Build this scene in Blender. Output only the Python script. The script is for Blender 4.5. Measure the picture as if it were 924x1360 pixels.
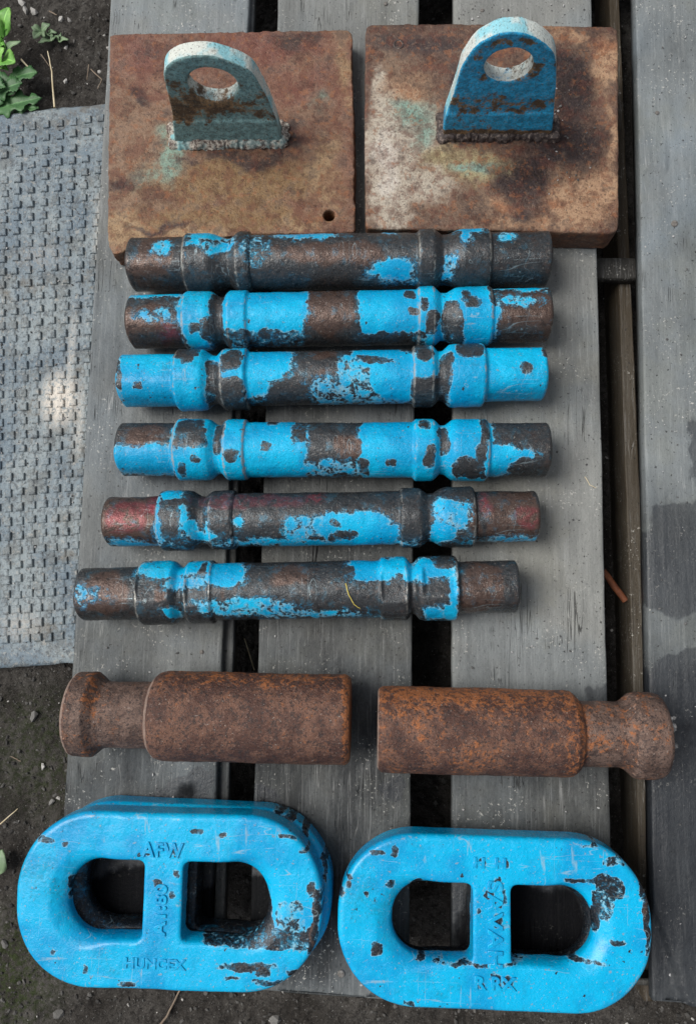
import bpy, math, random
import numpy as np
from mathutils import Vector, Matrix
random.seed(7); RNG = np.random.default_rng(7)
sc = bpy.context.scene
for o in list(bpy.data.objects): bpy.data.objects.remove(o)
COL = sc.collection

# ------------------------------------------------------------------ camera
F = 1000.0; CX, CY = 462.0, 680.0            # focal length and centre, in photo pixels (924 x 1360)
NAD = np.array([505-CX, -(798-CY), -F]); NAD /= np.linalg.norm(NAD)
FWD = np.array([158.0, 8540.0, -F]); FWD /= np.linalg.norm(FWD)
EZ = -NAD; FWD = FWD - FWD.dot(EZ)*EZ; FWD /= np.linalg.norm(FWD)
EX = np.cross(FWD, EZ)
RM = np.array([EX, FWD, EZ]); CAM = np.array([0, 0, 1.0])   # rows: world axes seen from the camera
cd = bpy.data.cameras.new('camera'); cam = bpy.data.objects.new('camera', cd); COL.objects.link(cam)
cd.sensor_fit = 'VERTICAL'; cd.sensor_height = 36; cd.lens = 36*F/1360
cd.clip_start = 0.01; cd.clip_end = 100
M4 = Matrix([list(RM[0])+[0], list(RM[1])+[0], list(RM[2])+[1.0], [0, 0, 0, 1]])
cam.matrix_world = M4; sc.camera = cam

# ------------------------------------------------------------------ light
SUN_EL, SUN_AZ = math.radians(56), math.radians(-80)        # azimuth clockwise from +Y (picture up): light from upper left
w = bpy.data.worlds.new('World'); sc.world = w; w.use_nodes = True
nt = w.node_tree; nt.nodes.clear()
sky = nt.nodes.new('ShaderNodeTexSky'); sky.sky_type = 'NISHITA'; sky.sun_disc = False
sky.sun_elevation = SUN_EL; sky.sun_rotation = SUN_AZ; sky.dust_density = 3
hs = nt.nodes.new('ShaderNodeHueSaturation'); hs.inputs['Saturation'].default_value = 0.26
bg = nt.nodes.new('ShaderNodeBackground'); bg.inputs[1].default_value = 0.074
wo = nt.nodes.new('ShaderNodeOutputWorld')
nt.links.new(sky.outputs[0], hs.inputs['Color']); nt.links.new(hs.outputs[0], bg.inputs[0]); nt.links.new(bg.outputs[0], wo.inputs[0])
sl = bpy.data.lights.new('sun', 'SUN'); sl.energy = 2.1; sl.angle = math.radians(34); sl.color = (1, .96, .9)
so = bpy.data.objects.new('sun', sl); COL.objects.link(so)
sdir = Vector((math.sin(SUN_AZ)*math.cos(SUN_EL), math.cos(SUN_AZ)*math.cos(SUN_EL), math.sin(SUN_EL)))
so.rotation_euler = sdir.to_track_quat('Z', 'Y').to_euler(); so.location = sdir*3
vs = sc.view_settings; vs.view_transform = 'Standard'; vs.look = 'None'; vs.exposure = 0.58; vs.gamma = 1

# ------------------------------------------------------------------ helpers
def ray(px, py): return RM @ np.array([px-CX, -(py-CY), -F])
def at(px, py, z=0.0):
    d = ray(px, py); return CAM + d*((z-1.0)/d[2])
def aty(px, py, y0):
    d = ray(px, py); return CAM + d*(y0/d[1])
def S(px, py, z): return np.linalg.norm(at(px+1, py, z)-at(px, py, z))

def _h(i, j, k, s):
    n = (i*374761393 + j*668265263 + k*2147483647*3 + s*974634777) & 0xffffffff
    n = ((n ^ (n >> 13))*1274126177) & 0xffffffff
    n = ((n ^ (n >> 16))*2246822519) & 0xffffffff
    return ((n ^ (n >> 15)) & 0xffffff)/float(0xffffff)
def vnoise(P, s=0):
    P = np.asarray(P); I = np.floor(P).astype(np.int64); f = P-I; f = f*f*f*(f*(f*6-15)+10)
    r = 0
    for a in (0, 1):
        for b in (0, 1):
            for c in (0, 1):
                r = r + _h(I[..., 0]+a, I[..., 1]+b, I[..., 2]+c, s)*(f[..., 0] if a else 1-f[..., 0])*(f[..., 1] if b else 1-f[..., 1])*(f[..., 2] if c else 1-f[..., 2])
    return r
def fbm(P, scale, octv=4, s=0, rough=.5):
    P = np.asarray(P)*scale; r = 0; a = 1; t = 0
    for o in range(octv):
        r = r + a*(vnoise(P, s+o*17)-.5); t += a; a *= rough; P = P*2.03+11.3
    return r/t*2
def sst(x, a, b):
    t = np.clip((x-a)/(b-a), 0, 1); return t*t*(3-2*t)

def mesh_np(name, V, Q, attrs=None, smooth=True, mat=None):
    V = np.asarray(V, dtype=np.float32); Q = np.asarray(Q, dtype=np.int32)
    me = bpy.data.meshes.new(name); n = Q.shape[1]
    me.vertices.add(len(V)); me.vertices.foreach_set('co', V.ravel())
    me.loops.add(Q.size); me.loops.foreach_set('vertex_index', Q.ravel())
    me.polygons.add(len(Q)); me.polygons.foreach_set('loop_start', np.arange(len(Q), dtype=np.int32)*n)
    me.polygons.foreach_set('use_smooth', np.full(len(Q), smooth))
    for k, a in (attrs or {}).items():
        a = np.asarray(a, dtype=np.float32)
        if a.ndim == 1:
            at_ = me.attributes.new(k, 'FLOAT', 'POINT'); at_.data.foreach_set('value', a)
        else:
            if a.shape[1] == 3: a = np.concatenate([a, np.ones((len(a), 1), np.float32)], 1)
            at_ = me.attributes.new(k, 'FLOAT_COLOR', 'POINT'); at_.data.foreach_set('color', a.ravel())
    me.update(); me.validate()
    if mat: me.materials.append(mat)
    return me
def wpos(o):
    p = np.zeros(3)
    while o is not None: p = p+np.array(o.location); o = o.parent
    return p
def obj(name, V, Q, mat, parent=None, attrs=None, smooth=True, loc=None, kind=None):
    V = np.asarray(V, dtype=np.float64)
    base = wpos(parent)
    if loc is None: loc = base
    me = mesh_np(name, V-np.asarray(loc), Q, attrs, smooth, mat)
    o = bpy.data.objects.new(name, me); COL.objects.link(o)
    o.parent = parent; o.location = Vector(np.asarray(loc)-base)
    if kind: o['kind'] = kind
    return o
def thing(name, label, cat, loc, group=None):
    o = bpy.data.objects.new(name, None); COL.objects.link(o); o.location = Vector(loc); o.empty_display_size = .02
    return tag(o, label, cat, group)
def tag(o, label, cat, group=None, kind=None):
    o['label'] = label; o['category'] = cat
    if group: o['group'] = group
    if kind: o['kind'] = kind
    return o
def submesh(V, Q, mask):
    q = Q[mask]; u, inv = np.unique(q, return_inverse=True)
    return u, inv.reshape(q.shape)

def surface_nets(G, org, h):
    ins = G < 0; nx, ny, nz = G.shape
    acc = np.zeros((nx-1, ny-1, nz-1, 3), np.float32); cnt = np.zeros((nx-1, ny-1, nz-1), np.float32)
    idx = np.indices(G.shape, sparse=True); cross = []
    for ax in range(3):
        sl0 = [slice(None)]*3; sl1 = [slice(None)]*3; sl0[ax] = slice(0, -1); sl1[ax] = slice(1, None)
        a = G[tuple(sl0)]; b = G[tuple(sl1)]; c = ins[tuple(sl0)] != ins[tuple(sl1)]; cross.append(c)
        e = np.argwhere(c); t = (a[c]/(a[c]-b[c]))
        p = e.astype(np.float32); p[:, ax] += t
        o1, o2 = [i for i in range(3) if i != ax]
        for d1 in (0, 1):
            for d2 in (0, 1):
                q = e.copy(); q[:, o1] -= d1; q[:, o2] -= d2
                ok = (q >= 0).all(1) & (q[:, 0] < nx-1) & (q[:, 1] < ny-1) & (q[:, 2] < nz-1)
                qq = tuple(q[ok].T); np.add.at(acc, qq, p[ok]); np.add.at(cnt, qq, 1)
    m = cnt > 0; ids = np.full(cnt.shape, -1, np.int64); ids[m] = np.arange(m.sum())
    V = acc[m]/cnt[m][:, None]*h + np.asarray(org)
    Qs = []
    for ax in range(3):
        e = np.argwhere(cross[ax]); o1, o2 = (ax+1) % 3, (ax+2) % 3
        ok = (e[:, o1] > 0) & (e[:, o2] > 0) & (e[:, o1] < G.shape[o1]-1) & (e[:, o2] < G.shape[o2]-1); e = e[ok]
        def g(a, b):
            q = e.copy(); q[:, o1] -= a; q[:, o2] -= b; return ids[tuple(q.T)]
        quad = np.stack([g(1, 1), g(0, 1), g(0, 0), g(1, 0)], 1)
        s = ins[tuple(e.T)]; quad[~s] = quad[~s][:, ::-1]; Qs.append(quad)
    return V, np.concatenate(Qs)
def sd_poly(X, Y, P):
    P = np.asarray(P); n = len(P); d = np.full(X.shape, 1e9); s = np.ones(X.shape)
    for i in range(n):
        a = P[i]; b = P[i-1]; ex, ey = b-a; wx, wy = X-a[0], Y-a[1]
        t = np.clip((wx*ex+wy*ey)/(ex*ex+ey*ey), 0, 1)
        d = np.minimum(d, (wx-ex*t)**2+(wy-ey*t)**2)
        c1 = Y >= a[1]; c2 = Y < b[1]; c3 = ex*wy > ey*wx
        s = np.where((c1 & c2 & c3) | (~c1 & ~c2 & ~c3), -s, s)
    return s*np.sqrt(d)
def smax(a, b, k): h = np.maximum(k-np.abs(a-b), 0)/k; return np.maximum(a, b)+h*h*k*.25
def smin(a, b, k): return -smax(-a, -b, k)
def extr(d2, dz, r):
    a = d2+r; b = dz+r
    return np.sqrt(np.maximum(a, 0)**2+np.maximum(b, 0)**2)+np.minimum(np.maximum(a, b), 0)-r
def grid3(lo, hi, h):
    ax = [np.arange(lo[i], hi[i]+h, h) for i in range(3)]
    return np.meshgrid(*ax, indexing='ij')

def patch_field(X, Y, pos, neg, base=-1.0, unit=10.0, p=3.0):
    """signed field, >0 where paint is; patches are (cx, cy, rx, ry[, cap]) in photo-measured units on the surface"""
    f = np.full(X.shape, base); PW = np.stack([X, Y, X*0], -1)
    X = X+7*fbm(PW, .045, 4, 71, .6); Y = Y+6*fbm(PW, .05, 4, 72, .6)
    def s(e):
        q = (np.abs((X-e[0])/e[2])**p+np.abs((Y-e[1])/e[3])**p)**(1/p)
        v = (1-q)*min(e[2], e[3])/unit
        return np.minimum(v, e[4]) if len(e) > 4 else np.minimum(v, 1.0)
    for e in pos: f = np.maximum(f, s(e))
    for e in neg:
        v = s(e); f = np.minimum(f, np.where(v < 0, -v*3.2, -v*1.3))
    return np.clip(f, -1, 1)

# ------------------------------------------------------------------ node helper
class NB:
    def __init__(s, name):
        s.m = bpy.data.materials.new(name); s.m.use_nodes = True; s.t = s.m.node_tree; s.t.nodes.clear()
        s.out = s.n('ShaderNodeOutputMaterial'); s.bs = s.n('ShaderNodeBsdfPrincipled')
        s.t.links.new(s.bs.outputs[0], s.out.inputs[0]); s.tc = s.n('ShaderNodeTexCoord').outputs['Object']
    def n(s, t): return s.t.nodes.new(t)
    def put(s, sock, v):
        if isinstance(v, bpy.types.NodeSocket): s.t.links.new(v, sock)
        elif isinstance(v, (tuple, list)): sock.default_value = (tuple(v)+(1,))[:4] if sock.type == 'RGBA' else tuple(v)
        else: sock.default_value = v
    def noise(s, scale, detail=4, rough=.55, dist=0, vec=None, off=0):
        n = s.n('ShaderNodeTexNoise'); v = vec or s.tc
        if off: v = s.mapping(v, loc=(off, off*.7, off*1.3))
        s.put(n.inputs['Vector'], v); s.put(n.inputs['Scale'], scale); s.put(n.inputs['Detail'], detail)
        s.put(n.inputs['Roughness'], rough); s.put(n.inputs['Distortion'], dist); return n.outputs[0]
    def vor(s, scale, vec=None, feat='F1', rnd=1):
        n = s.n('ShaderNodeTexVoronoi'); n.feature = feat; s.put(n.inputs['Vector'], vec or s.tc); s.put(n.inputs['Scale'], scale)
        s.put(n.inputs['Randomness'], rnd); return n.outputs['Distance'], (n.outputs['Color'] if feat != 'DISTANCE_TO_EDGE' else None)
    def mapping(s, vec, loc=(0, 0, 0), scale=(1, 1, 1), rot=(0, 0, 0)):
        n = s.n('ShaderNodeMapping'); s.put(n.inputs[0], vec); n.inputs[1].default_value = loc; n.inputs[2].default_value = rot; n.inputs[3].default_value = scale; return n.outputs[0]
    def M(s, op, a, b=0, c=None, clamp=False):
        n = s.n('ShaderNodeMath'); n.operation = op; n.use_clamp = clamp; s.put(n.inputs[0], a); s.put(n.inputs[1], b)
        if c is not None: s.put(n.inputs[2], c)
        return n.outputs[0]
    def mr(s, v, a, b, c=0, d=1, smooth=True):
        n = s.n('ShaderNodeMapRange'); n.interpolation_type = 'SMOOTHSTEP' if smooth else 'LINEAR'
        for i, x in enumerate((v, a, b, c, d)): s.put(n.inputs[i], x)
        return n.outputs[0]
    def mix(s, f, a, b, mode='MIX'):
        n = s.n('ShaderNodeMix'); n.data_type = 'RGBA'; n.blend_type = mode
        s.put(n.inputs[0], f); s.put(n.inputs[6], a); s.put(n.inputs[7], b); return n.outputs[2]
    def attr(s, name, col=False):
        n = s.n('ShaderNodeAttribute'); n.attribute_name = name; return n.outputs['Color'] if col else n.outputs['Fac']
    def bump(s, h, dist, strength=1.0, prev=None):
        n = s.n('ShaderNodeBump'); s.put(n.inputs['Height'], h); n.inputs['Distance'].default_value = dist; n.inputs['Strength'].default_value = strength
        if prev: s.put(n.inputs['Normal'], prev)
        return n.outputs[0]
    def done(s, color, rough, normal=None, metal=0.0, spec=.5, **k):
        s.put(s.bs.inputs['Base Color'], color); s.put(s.bs.inputs['Roughness'], rough); s.put(s.bs.inputs['Metallic'], metal)
        s.put(s.bs.inputs['Specular IOR Level'], spec)
        if normal: s.put(s.bs.inputs['Normal'], normal)
        for a, b in k.items(): s.put(s.bs.inputs[a.replace('_', ' ')], b)
        return s.m

def mat_paint(name, blueA=(.0, .30, .57), blueB=(.0, .42, .71), steelA=(.048, .053, .058), steelB=(.090, .060, .050), amp=1.35, gloss=.30, chip=1.0, cast=0., coat=0.):
    b = NB(name)
    n1 = b.noise(85, 6, .66, .5); n2 = b.noise(240, 5, .68); n3 = b.noise(520, 3, .7); nl = b.noise(16, 3)
    t = b.M('ADD', b.attr('paint'), b.M('MULTIPLY', b.M('SUBTRACT', n1, .5), amp))
    t = b.M('ADD', t, b.M('MULTIPLY', b.M('SUBTRACT', n2, .5), .85))
    nc = b.noise(120, 4, .6, off=3.1); cc = b.mr(nc, .665, .70, 0, 1.7*chip)
    nc2 = b.noise(300, 3, .6, off=7.7); cc2 = b.mr(nc2, .70, .74, 0, 1.2*chip)
    t = b.M('SUBTRACT', b.M('SUBTRACT', t, cc), cc2)
    m = b.mr(t, -.04, .06)
    smear = b.M('MULTIPLY', b.mr(t, -.42, .0), b.mr(b.M('ADD', n3, b.M('MULTIPLY', b.M('SUBTRACT', n1, .5), 1.2)), .46, .60, 0, .55-.2*cast))
    m0 = m; m = b.M('MAXIMUM', m, smear)
    rim = b.M('SUBTRACT', b.mr(t, -.02, .06), b.mr(t, .08, .24))
    blue = b.mix(b.mr(nl, .4, .6), blueA, blueB)
    blue = b.mix(b.mr(n3, .54, .66, 0, .34-.16*cast), blue, (.0, .10, .27))
    blue = b.mix(b.mr(n3, .45, .34, 0, .22), blue, (.03, .48, .78))
    blue = b.mix(b.mr(b.noise(55, 6, .72, off=5.5), .56, .70, 0, .38-.2*cast), blue, (.03, .15, .23))
    blue = b.mix(b.M('MULTIPLY', rim, b.mr(n2, .42, .58, .1, .75)), blue, (.30, .46, .50))
    rf = b.M('ADD', b.attr('rust'), b.M('MULTIPLY', b.M('SUBTRACT', b.noise(26, 6, .66, off=2), .5), 2.0), clamp=True)
    steel = b.mix(b.mr(rf, .42, .80), steelA, steelB)
    steel = b.mix(b.mr(n2, .55, .65, 0, .32), steel, (.16, .10, .075))
    steel = b.mix(b.mr(b.noise(150, 5, .7, off=9), .545, .62, 0, .55), steel, (.014, .014, .016))
    steel = b.mix(b.mr(b.noise(60, 6, .72, off=12), .53, .66, 0, .38), steel, (.05, .17, .25))
    steel = b.mix(b.mr(n3, .62, .70, 0, .4), steel, (.27, .26, .25))
    steel = b.mix(b.M('MULTIPLY', b.attr('pink'), b.mr(n1, .38, .56)), steel, (.25, .045, .06))
    col = b.mix(m, steel, blue)
    col = b.mix(b.mr(b.noise(330, 2, .5, off=4), .66, .71, 0, .6), col, (.26, .25, .23))
    edge = b.attr('wear')
    ew = b.mr(b.M('ADD', edge, b.M('MULTIPLY', b.M('SUBTRACT', n1, .5), 2.2)), .45, .75)
    col = b.mix(b.M('MULTIPLY', ew, .72), col, (.30, .30, .28))
    sv = b.noise(45, 2, .5, .4, vec=b.mapping(b.tc, rot=(0, 0, .5), scale=(.06, 1, 1))); sv2 = b.noise(38, 2, .5, .4, vec=b.mapping(b.tc, rot=(0, 0, -1.0), scale=(1, .05, 1)))
    scr = b.M('MAXIMUM', b.mr(b.M('ABSOLUTE', b.M('SUBTRACT', sv, .5)), .006, 0.0), b.mr(b.M('ABSOLUTE', b.M('SUBTRACT', sv2, .5)), .006, 0.0))
    scr = b.M('MULTIPLY', scr, b.mr(b.noise(20, 4, .6, off=21), .52, .60, 0, .5))
    col = b.mix(scr, col, (.32, .42, .46))
    col = b.mix(b.M('MULTIPLY', b.mr(b.noise(13, 6, .7, off=31), .53, .68), b.mr(n2, .42, .58, .1, .5)), col, b.mix(1, col, (.5, .42, .36), 'MULTIPLY'))
    h = b.M('ADD', b.M('MULTIPLY', m0, .7), b.M('MULTIPLY', n2, b.mr(m, 0, 1, .30, .5)))
    nb = b.bump(h, .0022-.0006*cast, 1.0)
    nb = b.bump(b.M('MULTIPLY', n3, b.mr(m, 0, 1, .34, .30-.15*cast)), .0022, .8, nb)
    nb = b.bump(b.noise(40, 3, .5, off=8), .0035, .4, nb)
    ro = b.mr(m, 0, 1, .30, gloss); ro = b.M('ADD', ro, b.M('MULTIPLY', b.M('SUBTRACT', n2, .5), .45), clamp=True)
    b.bs.inputs['Coat Roughness'].default_value = .16; b.put(b.bs.inputs['Coat Weight'], b.M('MULTIPLY', m, .12+coat))
    return b.done(col, ro, nb, metal=b.mr(m, 0, 1, .5, 0), spec=b.mr(m, 0, 1, .5, .24))
M_BAR = mat_paint('chipped_blue_paint_on_steel')
M_LINK = mat_paint('cast_link_blue_paint', blueA=(.0, .29, .58), blueB=(.0, .40, .70), steelA=(.020, .026, .034), amp=1.3, gloss=.23, chip=.75, cast=1., coat=.12)

def mat_rust():
    b = NB('brown_rusted_steel')
    n1 = b.noise(30, 6, .7); n2 = b.noise(150, 6, .72); n3 = b.noise(430, 4, .7)
    z = b.attr('rust')         # 1 pitted barrel, 0 smoother neck
    c = b.mix(b.mr(n1, .42, .58), (.080, .036, .026), (.165, .082, .055))
    c = b.mix(b.mr(z, 0, 1, .7, 0), c, b.mix(b.mr(b.noise(45, 5, .65, off=3), .42, .58), (.085, .058, .048), (.19, .130, .105)))
    o = b.M('ADD', b.M('MULTIPLY', b.attr('orange'), .72), b.M('MULTIPLY', b.M('SUBTRACT', n2, .5), 2.4))
    o = b.M('ADD', o, b.M('MULTIPLY', b.M('SUBTRACT', n1, .5), 1.6))
    c = b.mix(b.mr(o, .34, .66, 0, .85), c, (.36, .125, .04))
    c = b.mix(b.mr(b.noise(190, 5, .7, off=6), .52, .60, 0, .78), c, (.036, .025, .024))
    c = b.mix(b.mr(n3, .57, .66, 0, .36), c, (.34, .23, .18))
    c = b.mix(b.mr(b.noise(400, 3, .6, off=2), .57, .65, 0, .85), c, (.025, .018, .017))
    c = b.mix(b.mr(b.noise(330, 2, .5, off=4), .69, .73, 0, .4), c, (.5, .45, .4))
    c = b.mix(b.mr(b.M('ADD', b.attr('wear'), b.M('MULTIPLY', b.M('SUBTRACT', n2, .5), 1.5)), .35, .7, 0, .7), c, (.33, .25, .21))
    nb = b.bump(n2, .0030, .7); nb = b.bump(n3, .0020, .75, nb)
    return b.done(c, b.mr(n2, .3, .7, .36, .62), nb, metal=.15, spec=.45)
M_RUST = mat_rust()

def mat_plate():
    b = NB('rusted_plate'); c = b.attr('Col', True)
    n1 = b.noise(45, 6, .72); n2 = b.noise(160, 6, .72); n3 = b.noise(420, 4, .7)
    c = b.mix(b.mr(n1, .49, .60, 0, .55), c, (.135, .042, .026))
    c = b.mix(b.mr(n1, .47, .37, 0, .50), c, (.060, .040, .034))
    c = b.mix(b.mr(n2, .54, .62, 0, .34), c, (.055, .032, .028))
    c = b.mix(b.mr(n2, .46, .38, 0, .22), c, (.40, .29, .20))
    c = b.mix(b.mr(n3, .60, .70, 0, .16), c, (.44, .37, .30))
    c = b.mix(b.mr(b.noise(330, 3, .6, off=3), .58, .66, 0, .6), c, (.035, .022, .02))
    c = b.mix(b.mr(b.noise(14, 6, .7, off=5), .50, .62, 0, .30), c, b.mix(1, c, (.62, .52, .48), 'MULTIPLY'))
    c = b.mix(1, c, (.86, .80, .78), 'MULTIPLY'); c = b.mix(b.mr(b.noise(24, 6, .74, off=15), .51, .58, 0, .55), c, b.mix(1, c, (.42, .33, .31), 'MULTIPLY'))
    c = b.mix(b.mr(b.noise(80, 5, .7, off=25), .56, .62, 0, .5), c, (.26, .10, .04))
    g = b.attr('grit')
    nb = b.bump(n2, .0026, .6); nb = b.bump(n3, .0016, .7, nb); nb = b.bump(b.mr(n1, .50, .56), .0009, .5, nb)
    nb = b.bump(b.M('MULTIPLY', b.noise(220, 4, .7, off=1), g), .009, 1, nb)
    return b.done(c, b.mr(n1, .35, .65, .36, .66), nb, metal=.1, spec=.5)
M_PLATE = mat_plate()

def mat_lug(name, blue, amount):
    b = NB(name)
    n1 = b.noise(48, 6, .7); n2 = b.noise(160, 6, .72); n3 = b.noise(400, 4, .7)
    rust = b.mix(b.mr(n1, .42, .58), (.10, .062, .036), (.26, .155, .075)); rust = b.mix(b.mr(n2, .5, .6, 0, .8), rust, (.03, .022, .018))
    t = b.M('ADD', b.attr('paint'), b.M('MULTIPLY', b.M('SUBTRACT', n1, .5), 2.6)); t = b.M('ADD', t, b.M('MULTIPLY', b.M('SUBTRACT', n2, .5), 2.2))
    m = b.mr(t, -.12, .22, 0, amount)
    c = b.mix(m, rust, b.mix(b.mr(n2, .4, .6), blue, tuple(x*.55 for x in blue)))
    w = b.M('ADD', b.attr('pale_edge'), b.M('MULTIPLY', b.M('SUBTRACT', n1, .5), 1.9)); w = b.M('ADD', w, b.M('MULTIPLY', b.M('SUBTRACT', n2, .5), 1.3))
    c = b.mix(b.mr(w, .36, .72, 0, .92), c, b.mix(b.mr(b.noise(30, 3, off=4), .45, .6), (.66, .69, .64), (.28, .60, .68)))
    c = b.mix(b.mr(n3, .56, .66, 0, .55), c, (.34, .30, .24)); c = b.mix(b.mr(b.noise(380, 3, .6, off=3), .57, .65, 0, .6), c, (.03, .022, .02))
    nb = b.bump(n2, .0030, .7); nb = b.bump(n3, .0016, .7, nb)
    return b.done(c, .6, nb, spec=.4)
M_LUGA = mat_lug('teal_stained_lug', (.24, .44, .45), .9); M_LUGB = mat_lug('blue_worn_lug', (.015, .42, .76), .95)
def mat_weld():
    b = NB('weld_metal'); n2 = b.noise(250, 5, .7); n1 = b.noise(60, 4)
    c = b.mix(b.mr(n2, .42, .6), (.09, .06, .05), (.46, .42, .36)); c = b.mix(b.M('MULTIPLY', b.mr(n1, .5, .62), b.attr('paint')), c, (.20, .42, .44))
    c = b.mix(b.attr('rust'), c, b.mix(b.mr(n2, .5, .62), (.035, .024, .022), (.17, .13, .11)))
    return b.done(c, .6, b.bump(n2, .0015, .7))
M_WELD = mat_weld()

def mat_wood(name, light=(.268, .276, .264), dark=(.026, .028, .029)):
    b = NB(name)
    g = b.mapping(b.tc, scale=(1, .045, 1)); fine = b.noise(330, 5, .7, vec=g); mid = b.noise(80, 5, .65, .4, vec=g)
    g2 = b.mapping(b.tc, scale=(1, .4, 1)); blot = b.noise(17, 6, .68, vec=g2); iso = b.noise(230, 5, .72); blob = b.noise(6, 5, .65)
    tt = b.M('ADD', b.attr('tone'), b.M('MULTIPLY', b.M('SUBTRACT', blot, .5), .9)); tt = b.M('ADD', tt, b.M('MULTIPLY', b.M('SUBTRACT', mid, .5), .16))
    tt = b.M('ADD', tt, b.M('MULTIPLY', b.M('SUBTRACT', blob, .5), .7)); tt = b.M('ADD', tt, b.M('MULTIPLY', b.M('SUBTRACT', iso, .5), .35))
    c = b.mix(b.mr(tt, 0, 1, 0, 1, False), dark, light)
    c = b.mix(b.mr(b.noise(4, 4, .6, off=2), .45, .6, 0, .5), c, b.mix(1, c, (.84, .95, 1.08), 'MULTIPLY'))
    c = b.mix(b.mr(b.noise(7, 5, .7, off=8), .49, .62, 0, .35), c, b.mix(1, c, (1.05, 1.0, .86), 'MULTIPLY'))
    c = b.mix(b.attr('cool'), c, b.mix(1, c, (.86, 1.02, 1.20), 'MULTIPLY'))
    c = b.mix(b.M('MULTIPLY', b.attr('brown'), .8), c, (.050, .034, .016))
    c = b.mix(b.mr(fine, .52, .66, 0, .10), c, (.03, .032, .034))
    c = b.mix(b.mr(fine, .46, .36, 0, .14), c, (.42, .43, .43))
    crk = b.noise(90, 2, .5, .6, vec=b.mapping(b.tc, loc=(3, 1, 0), scale=(1, .04, 1)))
    line = b.M('MULTIPLY', b.mr(b.M('ABSOLUTE', b.M('SUBTRACT', crk, .5)), .014, 0.0), b.mr(b.noise(11, 3, off=6), .59, .68))
    c = b.mix(b.M('MULTIPLY', line, .75), c, (.012, .012, .012))
    sc_ = b.noise(60, 2, .5, .3, vec=b.mapping(b.tc, rot=(0, 0, .9), scale=(1, .05, 1)))
    c = b.mix(b.M('MULTIPLY', b.mr(b.M('ABSOLUTE', b.M('SUBTRACT', sc_, .5)), .007, 0.0), b.mr(b.noise(9, 3, off=16), .54, .64, 0, .3)), c, (.5, .5, .49))
    c = b.mix(b.mr(iso, .57, .66, 0, .30), c, (.02, .02, .021))
    c = b.mix(b.M('MULTIPLY', b.mr(b.noise(300, 3, .6, off=2.2), .61, .68, 0, .75), b.mr(b.noise(13, 4, .7, off=1), .48, .62)), c, (.55, .54, .50))
    c = b.mix(b.mr(b.noise(210, 3, .6, off=4.2), .64, .69, 0, .85), c, (.015, .015, .015))
    w = b.M('ADD', b.attr('wet_shade'), b.M('MULTIPLY', b.M('SUBTRACT', b.noise(26, 6, .66, off=5), .5), 1.8))
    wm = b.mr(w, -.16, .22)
    wc = b.mix(.66, c, (.018, .021, .028)); wc = b.mix(b.mr(w, .8, 1.8, 0, .93), wc, (.004, .004, .005)); c = b.mix(b.M('MULTIPLY', wm, .95), c, wc)  # strongest field values drop near black: shade of the link holes in colour
    nb = b.bump(fine, .0012, .35); nb = b.bump(iso, .0018, .6, nb); nb = b.bump(b.M('MULTIPLY', line, -1), .004, .8, nb); nb = b.bump(b.noise(45, 5, .6, vec=g2), .004, .35, nb)
    return b.done(c, b.mr(wm, 0, 1, .62, .40), nb, spec=b.mr(w, .8, 1.6, .4, .04))
M_WOOD = mat_wood('weathered_grey_wood')

def mat_soil():
    b = NB('dark_soil'); n1 = b.noise(14, 6, .6); n2 = b.noise(110, 6, .75); n3 = b.noise(330, 4, .7)
    c = b.mix(b.mr(n1, .35, .65), (.050, .045, .040), (.105, .098, .090))
    c = b.mix(b.mr(n2, .45, .62, 0, .8), c, (.028, .025, .023)); c = b.mix(b.mr(n3, .56, .68, 0, .7), c, (.16, .15, .14))
    c = b.mix(b.mr(b.noise(380, 2, .5, off=3), .69, .74, 0, .9), c, (.42, .42, .40))
    c = b.mix(b.M('MULTIPLY', b.attr('moss'), b.mr(n2, .4, .6, 0, .7)), c, (.05, .075, .02))
    nb = b.bump(n2, .012, .9); nb = b.bump(n3, .004, .9, nb)
    return b.done(c, .95, nb, spec=.2)
M_SOIL = mat_soil()
def mat_simple(name, colA, colB, scale=60, rough=.7, bump=.001, spec=.4, **k):
    b = NB(name); n1 = b.noise(scale, 5, .6); n2 = b.noise(scale*6, 3, .6)
    c = b.mix(b.mr(n1, .35, .65), colA, colB); c = b.mix(b.mr(n2, .55, .7, 0, .4), c, tuple(x*.4 for x in colA))
    return b.done(c, rough, b.bump(n2, bump, .6), spec=spec, **k)
def mat_mat():
    b = NB('grey_rubber_mat'); n1 = b.noise(11, 6, .65); n2 = b.noise(150, 6, .72); n3 = b.noise(380, 4, .7)
    c = b.mix(b.mr(n1, .38, .62), (.135, .185, .230), (.25, .295, .315))
    c = b.mix(b.mr(b.noise(28, 6, .7, off=4), .50, .60, 0, .5), c, (.10, .10, .09)); c = b.mix(b.mr(n2, .48, .62, 0, .75), c, (.055, .066, .078)); c = b.mix(b.mr(n3, .56, .66, 0, .6), c, (.33, .34, .33))
    c = b.mix(b.mr(b.noise(120, 5, .72, off=3), .57, .64, 0, .6), c, (.36, .35, .32)); c = b.mix(b.mr(b.noise(20, 4, .6, off=6), .58, .7, 0, .5), c, (.12, .095, .065))
    c = b.mix(b.M('MULTIPLY', b.attr('pale'), b.mr(n2, .36, .54)), c, (.62, .58, .52))
    nb = b.bump(n2, .0026, .7); nb = b.bump(n3, .0014, .7, nb)
    return b.done(c, .50, nb, spec=.4)
M_MAT = mat_mat()
def mat_col(name, rough=.85):
    b = NB(name); c = b.attr('Col', True); n = b.noise(900, 3)
    return b.done(b.mix(b.mr(n, .45, .65, 0, .4), c, (.04, .037, .034)), rough, b.bump(n, .0006, .6), spec=.3)
M_PEB = mat_col('pebble_stone')
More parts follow.
